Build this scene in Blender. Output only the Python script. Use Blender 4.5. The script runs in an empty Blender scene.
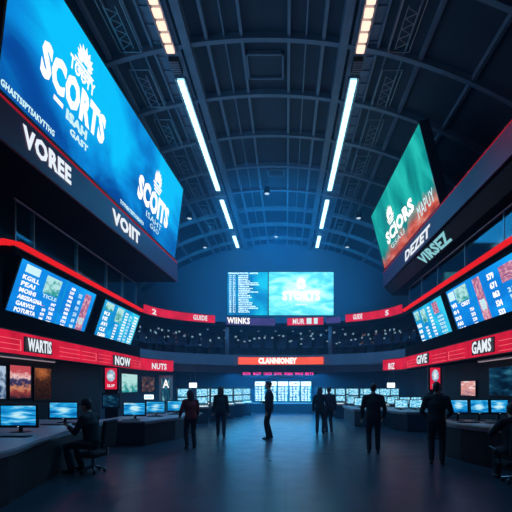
import bpy, bmesh, math, random
from mathutils import Vector, Matrix
R = random.Random(7)
sc = bpy.context.scene
COL = sc.collection
PI = math.pi

# ------------------------------------------------------------------ materials
def new_mat(name):
    m = bpy.data.materials.new(name); m.use_nodes = True
    nt = m.node_tree; nt.nodes.clear()
    out = nt.nodes.new('ShaderNodeOutputMaterial')
    return m, nt, out

def N(nt, kind, **kw):
    n = nt.nodes.new(kind)
    for k, v in kw.items():
        if k in n.inputs: n.inputs[k].default_value = v
        else: setattr(n, k, v)
    return n

def ramp(nt, stops, interp='LINEAR'):
    r = nt.nodes.new('ShaderNodeValToRGB'); cr = r.color_ramp; cr.interpolation = interp
    while len(cr.elements) < len(stops): cr.elements.new(0.5)
    for e, (p, c) in zip(cr.elements, stops):
        e.position = p; e.color = (*c, 1)
    return r

def surf(name, c, rough=.5, metal=0.0, var=.25, scale=3.0, bump=0.0, spec=.5):
    """Principled with mild procedural wear in colour and roughness."""
    m, nt, out = new_mat(name)
    b = N(nt, 'ShaderNodeBsdfPrincipled'); b.inputs['Metallic'].default_value = metal
    b.inputs['Specular IOR Level'].default_value = spec
    tc = N(nt, 'ShaderNodeTexCoord')
    no = N(nt, 'ShaderNodeTexNoise'); no.inputs['Scale'].default_value = scale; no.inputs['Detail'].default_value = 4
    nt.links.new(tc.outputs['Object'], no.inputs['Vector'])
    lo = tuple(x * (1 - var) for x in c); hi = tuple(min(1, x * (1 + var)) for x in c)
    r = ramp(nt, [(.3, lo), (.7, hi)])
    nt.links.new(no.outputs['Fac'], r.inputs['Fac'])
    nt.links.new(r.outputs['Color'], b.inputs['Base Color'])
    mr = N(nt, 'ShaderNodeMapRange'); mr.inputs['To Min'].default_value = rough * .85; mr.inputs['To Max'].default_value = min(1, rough * 1.15)
    nt.links.new(no.outputs['Fac'], mr.inputs['Value']); nt.links.new(mr.outputs['Result'], b.inputs['Roughness'])
    if bump:
        n2 = N(nt, 'ShaderNodeTexNoise'); n2.inputs['Scale'].default_value = scale * 14
        nt.links.new(tc.outputs['Object'], n2.inputs['Vector'])
        bp = N(nt, 'ShaderNodeBump'); bp.inputs['Strength'].default_value = bump; bp.inputs['Distance'].default_value = .02
        nt.links.new(n2.outputs['Fac'], bp.inputs['Height']); nt.links.new(bp.outputs['Normal'], b.inputs['Normal'])
    nt.links.new(b.outputs[0], out.inputs[0])
    return m

def glow(name, c, s=1.0, var=0.0):
    m, nt, out = new_mat(name)
    e = N(nt, 'ShaderNodeEmission'); e.inputs['Strength'].default_value = s
    if var:
        tc = N(nt, 'ShaderNodeTexCoord'); no = N(nt, 'ShaderNodeTexNoise'); no.inputs['Scale'].default_value = 2.2; no.inputs['Detail'].default_value = 5
        nt.links.new(tc.outputs['Object'], no.inputs['Vector'])
        r = ramp(nt, [(.3, tuple(x * (1 - var) for x in c)), (.7, tuple(x * (1 + var) for x in c))])
        nt.links.new(no.outputs['Fac'], r.inputs['Fac']); nt.links.new(r.outputs['Color'], e.inputs['Color'])
    else:
        e.inputs['Color'].default_value = (*c, 1)
    nt.links.new(e.outputs[0], out.inputs[0])
    return m

def screen(name, stops, scale=(2, 5), rot=0.0, grad=(0, 0, 0), spot=None, extra=None, s=1.0, detail=5, rnd=False, dist=.6):
    """A picture on a lit screen: streaky noise + linear gradient + optional round bright area, in the panel's own UV."""
    m, nt, out = new_mat(name)
    L = nt.links.new
    tc = N(nt, 'ShaderNodeTexCoord')
    mp = N(nt, 'ShaderNodeMapping'); mp.inputs['Rotation'].default_value = (0, 0, rot); mp.inputs['Scale'].default_value = (scale[0], scale[1], 1)
    L(tc.outputs['UV'], mp.inputs['Vector'])
    no = N(nt, 'ShaderNodeTexNoise'); no.inputs['Scale'].default_value = 1; no.inputs['Detail'].default_value = detail; no.inputs['Distortion'].default_value = dist
    if rnd:
        oi = N(nt, 'ShaderNodeObjectInfo'); ad = N(nt, 'ShaderNodeVectorMath', operation='ADD')
        ml = N(nt, 'ShaderNodeMath', operation='MULTIPLY'); ml.inputs[1].default_value = 37
        L(oi.outputs['Random'], ml.inputs[0]); L(mp.outputs[0], ad.inputs[0]); L(ml.outputs[0], ad.inputs[1]); L(ad.outputs[0], no.inputs['Vector'])
    else:
        L(mp.outputs[0], no.inputs['Vector'])
    sp = N(nt, 'ShaderNodeSeparateXYZ'); L(tc.outputs['UV'], sp.inputs[0])
    def madd(a, k, b):
        n = N(nt, 'ShaderNodeMath', operation='MULTIPLY_ADD'); L(a, n.inputs[0]); n.inputs[1].default_value = k
        if isinstance(b, (int, float)): n.inputs[2].default_value = b
        else: L(b, n.inputs[2])
        return n.outputs[0]
    v = madd(sp.outputs['X'], grad[0], no.outputs['Fac'])
    v = madd(sp.outputs['Y'], grad[1], v)
    v = madd(no.outputs['Fac'], 0.0, v) if not grad[2] else madd(no.outputs['Fac'], grad[2], v)
    if spot:
        for (cx, cy, rx, ry, k) in spot:
            sb = N(nt, 'ShaderNodeVectorMath', operation='SUBTRACT'); sb.inputs[1].default_value = (cx, cy, 0); L(tc.outputs['UV'], sb.inputs[0])
            dv = N(nt, 'ShaderNodeVectorMath', operation='DIVIDE'); dv.inputs[1].default_value = (rx, ry, 1); L(sb.outputs[0], dv.inputs[0])
            ln = N(nt, 'ShaderNodeVectorMath', operation='LENGTH'); L(dv.outputs[0], ln.inputs[0])
            mr = N(nt, 'ShaderNodeMapRange', interpolation_type='SMOOTHSTEP'); mr.inputs['From Min'].default_value = 1; mr.inputs['From Max'].default_value = 0
            mr.inputs['To Min'].default_value = 0; mr.inputs['To Max'].default_value = k
            L(ln.outputs['Value'], mr.inputs['Value'])
            a = N(nt, 'ShaderNodeMath', operation='ADD'); L(v, a.inputs[0]); L(mr.outputs[0], a.inputs[1]); v = a.outputs[0]
    r = ramp(nt, stops); L(v, r.inputs['Fac'])
    col = r.outputs['Color']
    if extra:      # second picture layer blended in by its own uv gradient: (stops, gu, gv, offset)
        st2, gu, gv, off = extra
        n2 = N(nt, 'ShaderNodeTexNoise'); n2.inputs['Scale'].default_value = 7; n2.inputs['Detail'].default_value = 5; L(tc.outputs['UV'], n2.inputs['Vector'])
        r2 = ramp(nt, st2); L(n2.outputs['Fac'], r2.inputs['Fac'])
        w = madd(sp.outputs['X'], gu, off); w = madd(sp.outputs['Y'], gv, w); w = madd(no.outputs['Fac'], .9, w)
        mr = N(nt, 'ShaderNodeMapRange'); mr.inputs['From Min'].default_value = .35; mr.inputs['From Max'].default_value = .65; L(w, mr.inputs['Value'])
        mx = N(nt, 'ShaderNodeMix', data_type='RGBA'); L(mr.outputs[0], mx.inputs['Factor']); L(col, mx.inputs['A']); L(r2.outputs['Color'], mx.inputs['B'])
        col = mx.outputs['Result']
    e = N(nt, 'ShaderNodeEmission'); e.inputs['Strength'].default_value = s
    L(col, e.inputs['Color']); L(e.outputs[0], out.inputs[0])
    return m

def glass_mat(name):
    m, nt, out = new_mat(name)
    t = N(nt, 'ShaderNodeBsdfTransparent'); t.inputs['Color'].default_value = (.72, .88, .92, 1)
    g = N(nt, 'ShaderNodeBsdfGlossy'); g.inputs['Roughness'].default_value = .06; g.inputs['Color'].default_value = (.8, .9, 1, 1)
    f = N(nt, 'ShaderNodeFresnel'); f.inputs['IOR'].default_value = 1.45
    mx = N(nt, 'ShaderNodeMixShader'); nt.links.new(f.outputs[0], mx.inputs[0]); nt.links.new(t.outputs[0], mx.inputs[1]); nt.links.new(g.outputs[0], mx.inputs[2])
    nt.links.new(mx.outputs[0], out.inputs[0])
    return m

def floor_mat():
    m, nt, out = new_mat('polished dark floor')
    b = N(nt, 'ShaderNodeBsdfPrincipled')
    tc = N(nt, 'ShaderNodeTexCoord')
    br = N(nt, 'ShaderNodeTexBrick'); br.offset = 0.0
    br.inputs['Scale'].default_value = 1; br.inputs['Brick Width'].default_value = 1.2; br.inputs['Row Height'].default_value = 1.2; br.inputs['Mortar Size'].default_value = .006
    br.inputs['Color1'].default_value = (.030, .048, .070, 1); br.inputs['Color2'].default_value = (.036, .055, .078, 1); br.inputs['Mortar'].default_value = (.008, .01, .014, 1)
    nt.links.new(tc.outputs['Object'], br.inputs['Vector']); nt.links.new(br.outputs['Color'], b.inputs['Base Color'])
    no = N(nt, 'ShaderNodeTexNoise'); no.inputs['Scale'].default_value = 2; no.inputs['Detail'].default_value = 5; nt.links.new(tc.outputs['Object'], no.inputs['Vector'])
    mr = N(nt, 'ShaderNodeMapRange'); mr.inputs['To Min'].default_value = .22; mr.inputs['To Max'].default_value = .42
    nt.links.new(no.outputs['Fac'], mr.inputs['Value']); nt.links.new(mr.outputs[0], b.inputs['Roughness'])
    nt.links.new(b.outputs[0], out.inputs[0])
    return m

MT = {
 'floor': floor_mat(),
 'vault': surf('dark vault panel', (.065, .085, .115), .7, var=.15, scale=.6),
 'rib': surf('painted steel rib', (.26, .32, .40), .5, .2, var=.12),
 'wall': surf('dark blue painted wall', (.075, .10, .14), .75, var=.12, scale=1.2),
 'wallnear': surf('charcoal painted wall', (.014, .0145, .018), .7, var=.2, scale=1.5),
 'backwall': surf('matte blue grey hall wall', (.11, .17, .26), .85, var=.08, scale=.5),
 'black': surf('matte black metal', (.010, .011, .014), .5, var=.2),
 'soffit': surf('black soffit board', (.006, .0065, .009), .85, var=.2, scale=1, spec=.08),
 'plastic': surf('black plastic', (.012, .013, .016), .38, var=.15, scale=8),
 'purple': surf('plum fascia paint', (.13, .022, .085), .5, var=.12, scale=1),
 'slab': surf('pale blue grey fascia', (.20, .25, .34), .6, var=.1, scale=1),
 'deck': surf('grey deck carpet', (.05, .06, .08), .9, var=.2, scale=5),
 'steel': surf('brushed steel', (.38, .41, .46), .35, .9, var=.12, scale=9),
 'top': surf('pale laminate worktop', (.42, .40, .45), .4, var=.08, scale=4),
 'topw': surf('warm wood worktop', (.50, .33, .27), .4, var=.25, scale=6),
 'base': surf('dark counter panel', (.007, .008, .011), .5, var=.2, scale=3),
 'seat': surf('navy upholstery', (.045, .07, .13), .85, var=.2, scale=9, bump=.2),
 'paper': surf('printed paper', (.70, .68, .68), .8, var=.15, scale=12),
 'key': surf('grey key caps', (.20, .21, .24), .5, var=.3, scale=30),
 'skin': surf('skin', (.42, .25, .18), .55, var=.08, scale=8),
 'skind': surf('brown skin', (.22, .12, .08), .55, var=.08, scale=8),
 'hair': surf('dark hair', (.012, .010, .010), .5, var=.4, scale=25, bump=.4),
 'cloth_black': surf('black wool cloth', (.012, .013, .018), .85, var=.25, scale=14, bump=.2),
 'cloth_navy': surf('navy cloth', (.016, .022, .042), .85, var=.25, scale=14, bump=.2),
 'cloth_red': surf('dark red cloth', (.20, .018, .022), .85, var=.25, scale=14, bump=.2),
 'cloth_grey': surf('charcoal denim', (.030, .036, .05), .9, var=.25, scale=14, bump=.2),
 'shoe': surf('black leather', (.012, .011, .012), .4, var=.2, scale=9),
 'eye': surf('eye white', (.7, .7, .7), .2, var=.02),
 'glass': glass_mat('clear railing glass'),
 'white': glow('white screen lettering', (1.0, 1.0, 1.0), 1.15),
 'icehot': glow('bright pale cyan lettering', (.62, .93, 1.0), 1.9),
 'ice': glow('pale cyan lettering', (.62, .93, 1.0), 1.0),
 'grey_letter': glow('lit white sign letters', (.78, .86, .95), 1.05),
 'teal_letter': glow('pale teal sign letters', (.30, .72, .80), .8),
 'red': glow('red display face', (.60, .012, .045), 1.05, .22),
 'redline': glow('red light tube', (.80, .014, .02), 1.0),
 'redthin': glow('thin dim red tube', (.45, .012, .03), .7),
 'orange': glow('orange red display face', (.95, .11, .06), 1.05, .10),
 'violet': glow('dim violet display face', (.055, .05, .22), .9, .25),
 'redlight': glow('lighter red trace', (1.0, .16, .2), 1.0),
 'pink': glow('magenta diode lettering', (.85, .05, .35), 1.9),
 'led': glow('cool white light module', (.36, .80, 1.0), 3.4),
 'warm': glow('warm white bulb', (1.0, .64, .50), 1.55),
 'tablet': glow('dim tablet glow', (.30, .55, .70), .55, .3),
 'cove': glow('faint warm light strip', (.55, .42, .48), .55),
 'lens': glow('spotlight lens', (.55, .8, 1.0), .9),
 'signwhite': glow('white lit sign face', (.75, .9, 1.0), 1.9, .15),
}
BL_D, BL_M, BL_C, BL_W = (.002, .035, .20), (.003, .15, .55), (.004, .47, .92), (.45, .9, 1.0)
MT['big'] = screen('blue water picture', [(.30, BL_D), (.45, (.002, .07, .33)), (.60, (.003, .24, .68)), (.78, (.003, .50, .93))], (3.0, 1.4), -.5, (-.10, .22, 0),
                   [(.25, .70, .26, .9, .34), (.80, .62, .18, .7, .26)], s=1.1)
MT['teal'] = screen('teal picture', [(.28, (.004, .13, .15)), (.5, (.006, .33, .32)), (.72, (.02, .55, .50))], (6, 1.2), .35, (.05, .05, 0),
                    extra=([(.3, (.25, .03, .03)), (.5, (.62, .10, .07)), (.68, (.75, .35, .28))], .10, -1.7, .34))
MT['list'] = screen('blue list picture', [(.3, (.002, .10, .32)), (.55, (.004, .24, .56)), (.8, (.01, .50, .80))], (2, 2), 0, (.12, .02, 0), [(.88, .75, .35, .35, .25)], s=1.2)
MT['glare'] = screen('bright cyan picture', [(.25, (.02, .42, .62)), (.5, (.12, .72, .86)), (.72, (.5, .95, 1.0)), (.9, (.95, 1, 1))], (3, 5), .3, (0, 0, 0), [(.48, .52, .42, .55, .30)], s=1.35)
MT['odds'] = screen('blue odds board picture', [(.3, (.002, .10, .40)), (.6, (.004, .20, .62)), (.85, (.01, .36, .78))], (2, 2), .2, (.10, .05, 0), s=1.4)
MT['oddsb'] = screen('blue teal odds picture', [(.3, (.002, .11, .42)), (.6, (.005, .28, .62)), (.85, (.03, .5, .72))], (4, 2), .2, (.25, .05, 0), s=1.3)
MT['photo'] = screen('green picture tile', [(.3, (.01, .10, .16)), (.5, (.03, .36, .36)), (.7, (.45, .8, .8))], (3, 3), 0, (0, .3, 0), rnd=True)
MT['photor'] = screen('pink picture tile', [(.3, (.12, .06, .25)), (.5, (.55, .18, .30)), (.7, (.85, .6, .65))], (4, 9), 0, (0, 0, 0), rnd=True)
MT['mon'] = screen('blue sea picture', [(.30, (.003, .06, .24)), (.48, (.004, .20, .56)), (.62, (.02, .42, .82)), (.85, (.55, .9, 1.0))], (1.6, 6), .12, (0, .10, 0), [(.5, .5, .38, .42, .36)], rnd=True, s=.95)
MT['monfar'] = screen('pale blue table picture', [(.34, (.01, .16, .38)), (.5, (.10, .48, .72)), (.62, (.55, .88, 1.0))], (7, 9), 0, (0, 0, 0), rnd=True, s=1.35, detail=3)
MT['poster1'] = screen('sunset crowd picture', [(.20, (.02, .012, .03)), (.38, (.30, .05, .05)), (.50, (.70, .26, .14)), (.62, (.03, .03, .10)), (.72, (.06, .05, .14)), (.82, (.95, .62, .60)), (.95, (.60, .08, .10))], (4, 7), 0, (0, .9, -.55), s=.9)
MT['poster2'] = screen('orange glow picture', [(.35, (.012, .006, .008)), (.6, (.07, .024, .014)), (.95, (.60, .17, .05))], (9, 12), 0, (0, .30, -.3), [(.45, .85, .6, .35, .30)], s=.8)
MT['poster3'] = screen('pale blue crowd picture', [(.32, (.006, .02, .06)), (.5, (.05, .12, .26)), (.7, (.5, .65, .85))], (4, 5), 0, (0, .2, 0), s=.8)
MT['montage'] = screen('dim blue montage picture', [(.35, (.002, .012, .035)), (.5, (.006, .055, .12)), (.66, (.04, .22, .34)), (.8, (.35, .6, .75))], (3, 4), 0, (-.12, 0, 0), s=.75)
MT['leaflet'] = screen('pink and white leaflet picture', [(.3, (.10, .08, .16)), (.48, (.55, .28, .30)), (.6, (.75, .30, .26)), (.75, (.85, .8, .85))], (2, 6), 0, (0, .15, 0), s=1.0)
MT['brown'] = screen('dim brown video picture', [(.4, (.006, .02, .05)), (.52, (.09, .05, .06)), (.66, (.38, .20, .16)), (.8, (.5, .6, .7))], (5, 4), 0, (0, 0, 0), rnd=True, s=.55)
MT['cyanvid'] = screen('cyan sparkle picture', [(.42, (.003, .03, .08)), (.55, (.02, .16, .26)), (.68, (.3, .65, .75))], (6, 6), 0, (0, 0, 0), rnd=True, s=.7)
MT['face'] = screen('pale portrait picture', [(.3, (.05, .16, .3)), (.5, (.3, .5, .68)), (.7, (.85, .95, 1))], (2, 3), 0, (0, 0, 0), [(.5, .5, .5, .5, .2)], rnd=True, s=.9)

# ------------------------------------------------------------------ mesh helpers
def link(name, me, parent=None, kind=None, label=None):
    o = bpy.data.objects.new(name, me); COL.objects.link(o)
    if parent is not None: o.parent = parent
    if kind: o['kind'] = kind
    if label: o['label'] = label
    return o

class B:
    """bmesh collector with uv."""
    def __init__(s): s.bm = bmesh.new(); s.uv = s.bm.loops.layers.uv.new('UVMap')
    def face(s, pts, uv=None):
        vs = [s.bm.verts.new(p) for p in pts]
        f = s.bm.faces.new(vs)
        if uv:
            for l, t in zip(f.loops, uv): l[s.uv].uv = t
        return f
    def box(s, lo, hi, mat=None, bev=0.0):
        x0, y0, z0 = lo; x1, y1, z1 = hi
        P = [Vector(p) for p in ((x0,y0,z0),(x1,y0,z0),(x1,y1,z0),(x0,y1,z0),(x0,y0,z1),(x1,y0,z1),(x1,y1,z1),(x0,y1,z1))]
        if mat is not None: P = [mat @ p for p in P]
        v = [s.bm.verts.new(p) for p in P]
        fs = [s.bm.faces.new([v[i] for i in q]) for q in ((3,2,1,0),(4,5,6,7),(0,1,5,4),(1,2,6,5),(2,3,7,6),(3,0,4,7))]
        # front face (-y) gets a clean 0..1 uv
        for l, t in zip(fs[2].loops, ((0,0),(1,0),(1,1),(0,1))): l[s.uv].uv = t
        if bev:
            es = list({e for f in fs for e in f.edges})
            bmesh.ops.bevel(s.bm, geom=es, offset=bev, segments=2, affect='EDGES', profile=.6)
        return s
    def prism(s, poly, z0, z1):
        n = len(poly)
        a = [s.bm.verts.new((x, y, z0)) for x, y in poly]; b = [s.bm.verts.new((x, y, z1)) for x, y in poly]
        s.bm.faces.new(a[::-1]); s.bm.faces.new(b)
        for i in range(n):
            j = (i + 1) % n; s.bm.faces.new([a[i], a[j], b[j], b[i]])
        return s
    def sweep(s, pts, prof, closed_ends=True, up=Vector((0, 0, 1))):
        """profile (list of (side, up)) swept along a polyline."""
        pts = [Vector(p) for p in pts]; rings = []
        for i, p in enumerate(pts):
            t = (pts[min(i + 1, len(pts) - 1)] - pts[max(i - 1, 0)]).normalized()
            sd = t.cross(up).normalized(); u = sd.cross(t).normalized()
            rings.append([s.bm.verts.new(p + sd * a + u * b) for a, b in prof])
        n = len(prof)
        for r0, r1 in zip(rings, rings[1:]):
            for i in range(n):
                j = (i + 1) % n; s.bm.faces.new([r0[i], r0[j], r1[j], r1[i]])
        if closed_ends: s.bm.faces.new(rings[0][::-1]); s.bm.faces.new(rings[-1])
        return s
    def tube(s, pts, rad, seg=10, cap=True):
        """round or elliptic tapered tube with domed ends; rad: per point r or (rx, ry)."""
        pts = [Vector(p) for p in pts]; rings = []
        rad = [(r, r) if isinstance(r, (int, float)) else r for r in rad]
        ref = None
        P, Q, T = [], [], []
        for i, p in enumerate(pts):
            t = (pts[min(i + 1, len(pts) - 1)] - pts[max(i - 1, 0)])
            t = t.normalized() if t.length > 1e-9 else Vector((0, 0, 1))
            if ref is None:
                ref = Vector((1, 0, 0)) if abs(t.x) < .9 else Vector((0, 1, 0))
            a = (ref - t * ref.dot(t)).normalized(); b = t.cross(a).normalized(); ref = a
            if cap and i == 0:
                for k in (0.0, .5, .85):
                    P.append(p - t * (min(rad[0]) * (1 - k * k) ** .5)); f = max(k, .05); Q.append((rad[0][0] * f, rad[0][1] * f)); T.append((a, b))
            P.append(p); Q.append(rad[i]); T.append((a, b))
            if cap and i == len(pts) - 1:
                for k in (.85, .5, 0.0):
                    P.append(p + t * (min(rad[i]) * (1 - k * k) ** .5)); f = max(k, .05); Q.append((rad[i][0] * f, rad[i][1] * f)); T.append((a, b))
        for p, (rx, ry), (a, b) in zip(P, Q, T):
            rings.append([s.bm.verts.new(p + a * (rx * math.cos(2 * PI * k / seg)) + b * (ry * math.sin(2 * PI * k / seg))) for k in range(seg)])
        for r0, r1 in zip(rings, rings[1:]):
            for i in range(seg):
                j = (i + 1) % seg; s.bm.faces.new([r0[i], r0[j], r1[j], r1[i]])
        s.bm.faces.new(rings[0][::-1]); s.bm.faces.new(rings[-1])
        return s
    def ball(s, c, r, seg=16):
        r = (r, r, r) if isinstance(r, (int, float)) else r
        bmesh.ops.create_uvsphere(s.bm, u_segments=seg, v_segments=seg // 2 + 2, radius=1, matrix=Matrix.Translation(c) @ Matrix.Diagonal((*r, 1)))
        return s
    def lathe(s, prof, seg=16, c=(0, 0, 0)):
        rings = [[s.bm.verts.new((c[0] + r * math.cos(2*PI*k/seg), c[1] + r * math.sin(2*PI*k/seg), c[2] + z)) for k in range(seg)] for r, z in prof]
        for r0, r1 in zip(rings, rings[1:]):
            for i in range(seg):
                j = (i + 1) % seg; s.bm.faces.new([r0[i], r0[j], r1[j], r1[i]])
        s.bm.faces.new(rings[0][::-1]); s.bm.faces.new(rings[-1])
        return s
    def mesh(s, mat, smooth=False):
        bmesh.ops.recalc_face_normals(s.bm, faces=s.bm.faces)
        me = bpy.data.meshes.new('mesh'); s.bm.to_mesh(me); s.bm.free()
        me.materials.append(MT[mat] if isinstance(mat, str) else mat)
        if smooth:
            for p in me.polygons: p.use_smooth = True
        return me
    def put(s, name, mat, parent=None, kind=None, smooth=False, label=None):
        return link(name, s.mesh(mat, smooth), parent, kind, label)

def thing(name, label, cat, loc=(0, 0, 0), rz=0.0, group=None, mat=None):
    o = bpy.data.objects.new(name, None); COL.objects.link(o); o.empty_display_size = .2
    if mat is not None: o.matrix_world = mat
    else: o.location = loc; o.rotation_euler = (0, 0, rz)
    o['label'] = label; o['category'] = cat
    if group: o['group'] = group
    return o
def tag(o, label, cat, group=None):
    o['label'] = label; o['category'] = cat
    if group: o['group'] = group
    return o
def dup(root, loc, rz, label=None, group=None):
    r = root.copy(); COL.objects.link(r); r.location = loc; r.rotation_euler = (0, 0, rz)
    if label: r['label'] = label
    if group: r['group'] = group
    for ch in root.children:
        c = ch.copy(); COL.objects.link(c); c.parent = r
        for g in ch.children:
            d = g.copy(); COL.objects.link(d); d.parent = c
    return r
def struct(name, b, mat, smooth=False):
    return b.put(name, mat, None, 'structure', smooth)

def frame_mat(BL, BR, TL):
    """local x along the panel, z up the panel, -y out of its face."""
    BL, BR, TL = Vector(BL), Vector(BR), Vector(TL)
    x = (BR - BL).normalized(); z = (TL - BL); z = (z - x * z.dot(x)).normalized(); y = z.cross(x)
    m = Matrix((x, y, z)).transposed().to_4x4(); m.translation = BL
    return m, (BR - BL).length, (TL - BL).length

# lettering: a filled font outline turned into a mesh and fitted to a rectangle of a panel
_tc = {}
def glyphs(body, bold=.02):
    k = (body, bold)
    if k in _tc: return _tc[k]
    cu = bpy.data.curves.new('t', 'FONT'); cu.body = body; cu.offset = bold; cu.resolution_u = 2; cu.extrude = 0; cu.space_character = 1.08
    o = bpy.data.objects.new('t', cu); COL.objects.link(o)
    dg = bpy.context.evaluated_depsgraph_get()
    me = bpy.data.meshes.new_from_object(o.evaluated_get(dg))
    vs = [v.co.copy() for v in me.vertices]; fs = [tuple(p.vertices) for p in me.polygons]
    bpy.data.objects.remove(o); bpy.data.curves.remove(cu); bpy.data.meshes.remove(me)
    if vs:
        x0 = min(v.x for v in vs); x1 = max(v.x for v in vs); y0 = min(v.y for v in vs); y1 = max(v.y for v in vs)
        vs = [((v.x - x0) / max(x1 - x0, 1e-6), (v.y - y0) / max(y1 - y0, 1e-6)) for v in vs]
    _tc[k] = (vs, fs); return _tc[k]
def letters(items, mat, parent, name='lettering', n=.012, bold=.02, slant=0.0):
    """items: (text, u0, v0, u1, v1) in the panel's metres."""
    bm = bmesh.new()
    for body, u0, v0, u1, v1 in items:
        vs, fs = glyphs(body, bold)
        w = [bm.verts.new((u0 + x * (u1 - u0) + slant * y * (v1 - v0), -n, v0 + y * (v1 - v0))) for x, y in vs]
        for f in fs:
            try: bm.faces.new([w[i] for i in f])
            except ValueError: pass
    g = bmesh.ops.extrude_face_region(bm, geom=list(bm.faces))
    for v in g['geom']:
        if isinstance(v, bmesh.types.BMVert): v.co.y -= .006
    bmesh.ops.recalc_face_normals(bm, faces=bm.faces)
    me = bpy.data.meshes.new('letters'); bm.to_mesh(me); bm.free(); me.materials.append(MT[mat])
    return link(name, me, parent)
def tiles(rects, mat, parent, name, n=.008, t=.004):
    b = B()
    for u0, v0, u1, v1 in rects: b.box((u0, -n - t, v0), (u1, -n, v1))
    return b.put(name, mat, parent)
def crest(parent, cu, cv, w, h, mat='white', n=.012):
    """leafy crown over a small shield."""
    b = B()
    for k in range(9):
        a = PI * (.08 + .84 * k / 8); L = .55 + .45 * math.sin(a)
        d = Vector((math.cos(a) * w * .5 * (1.0), 0, math.sin(a) * h * .62)) * L
        s = Vector((-d.z, 0, d.x)).normalized() * w * .055
        o = Vector((cu, -n, cv - h * .08)); p0 = o + d * .35
        b.face([p0 - s * .6, o + d * .7 - s, o + d, o + d * .7 + s, p0 + s * .6])
    for k in range(3):
        z = cv - h * (.12 + .13 * k); ww = w * (.40 - .07 * k)
        b.face([Vector((cu - ww, -n, z)), Vector((cu - ww * .9, -n, z - h * .085)), Vector((cu + ww * .9, -n, z - h * .085)), Vector((cu + ww, -n, z))])
    b.face([Vector((cu + w * .2 * math.cos(a), -n, cv + h * .12 + h * .13 * math.sin(a))) for a in [2 * PI * i / 12 for i in range(12)]])
    g = bmesh.ops.extrude_face_region(b.bm, geom=list(b.bm.faces))
    for v in g['geom']:
        if isinstance(v, bmesh.types.BMVert): v.co.y -= .006
    return b.put('crest', mat, parent)

def display(name, label, cat, BL, BR, TL, mat, depth=.14, rim=.06, group=None, brackets=False):
    m, w, h = frame_mat(BL, BR, TL)
    t = thing(name, label, cat, mat=m, group=group)
    hs = B().box((-rim, .012, -rim), (w + rim, depth, h + rim), bev=.01).put('housing', 'black', t)
    b = B()
    for lo, hi in (((-rim, -.012, -rim), (w + rim, .012, 0)), ((-rim, -.012, h), (w + rim, .012, h + rim)), ((-rim, -.012, 0), (0, .012, h)), ((w, -.012, 0), (w + rim, .012, h))): b.box(lo, hi)
    b.put('bezel', 'black', hs)
    B().box((0, 0, 0), (w, .01, h)).put('screen', mat, t)
    return t, w, h

# ------------------------------------------------------------------ the hall
AX, RAD, ZC = -.57, 14.0, -2.65
def vz(x): return ZC + math.sqrt(RAD ** 2 - (x - AX) ** 2)
XL, XR, YB, Y0 = -9.6, 8.46, 27.0, -3.0
XI, XJ, EY, EA, EB = -6.25, 5.12, 17.0, 5.69, 3.7        # inner balcony edge: two straights and a half ellipse

b = B(); b.face([(XL, Y0, 0), (XR, Y0, 0), (XR, YB, 0), (XL, YB, 0)]); b.box((XL, Y0, -.2), (XR, YB, -.02)); struct('floor', b, 'floor')
b = B(); xs = [XL + (XR - XL) * i / 40 for i in range(41)]
b.sweep([(AX, Y0, 0), (AX, YB + .2, 0)], [(x - AX, vz(x)) for x in xs] + [(x - AX, vz(x) + .15) for x in xs[::-1]])
struct('ceiling', b, 'vault', True)
struct('wall_left', B().box((XL - .2, Y0, 0), (XL, YB, vz(XL) + .1)), 'wall')
struct('wall_right', B().box((XR, Y0, 0), (XR + .2, YB, vz(XL) + .1)), 'wall')
b = B(); b.bm.faces.new([b.bm.verts.new(p) for p in [(XL, YB, 0), (XR, YB, 0)] + [(x, YB, vz(x) + .05) for x in xs[::-1]]])
g = bmesh.ops.extrude_face_region(b.bm, geom=list(b.bm.faces))
for v in g['geom']:
    if isinstance(v, bmesh.types.BMVert): v.co.y += .2
struct('wall_back', b, 'backwall')

tn = [0]
def trim(b, mat, smooth=False):
    tn[0] += 1
    return struct('trim_%d' % tn[0], b, mat, smooth)
# arched ribs of the vault
for k in range(11):
    y = 4.7 + 2.1 * k; b = B()
    axs = [AX + 9.0 * (i / 16 - 1) for i in range(33)]
    prof_lo, prof_hi = [], []
    rings = []
    for x in axs:
        nrm = Vector((x - AX, 0, vz(x) - ZC)).normalized(); p = Vector((x, y, vz(x)))
        rings.append([b.bm.verts.new(p + nrm * dz + Vector((0, dy, 0))) for dy, dz in ((-.07, .02), (-.07, -.18), (.07, -.18), (.07, .02))])
    for r0, r1 in zip(rings, rings[1:]):
        for i in range(4): j = (i + 1) % 4; b.bm.faces.new([r0[i], r0[j], r1[j], r1[i]])
    b.bm.faces.new(rings[0][::-1]); b.bm.faces.new(rings[-1])
    trim(b, 'rib')
# purlins running down the hall
for off, w, d in ((0.65, .08, .13), (1.6, .09, .14), (2.14, .22, .30), (4.25, .10, .14), (5.7, .10, .14), (7.2, .10, .14)):
    for sgn in (-1, 1):
        x = AX + sgn * off; z = vz(x)
        trim(B().box((x - w / 2, Y0 + .5, z - d), (x + w / 2, YB, z + .01)), 'rib')
for off, w in ((1.12, .035), (3.35, .04), (3.8, .035)):
    for sgn in (-1, 1):
        x = AX + sgn * off; z = vz(x)
        trim(B().box((x - w / 2, Y0 + .5, z - .12), (x + w / 2, YB, z - .06)), 'rib')
# channels that carry the light rows
for sgn in (-1, 1):
    x = AX + sgn * 2.72; z = vz(x)
    b = B(); b.box((x - .36, Y0 + .5, z - .10), (x + .36, YB, z + .03)); b.box((x + sgn * .36 - .03, Y0 + .5, z - .2), (x + sgn * .36 + .03, YB, z - .1))
    for i in range(58): b.box((x + sgn * .12, Y0 + .8 + .5 * i, z - .13), (x + sgn * .34, Y0 + .86 + .5 * i, z - .1))
    trim(b, 'rib')

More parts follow.
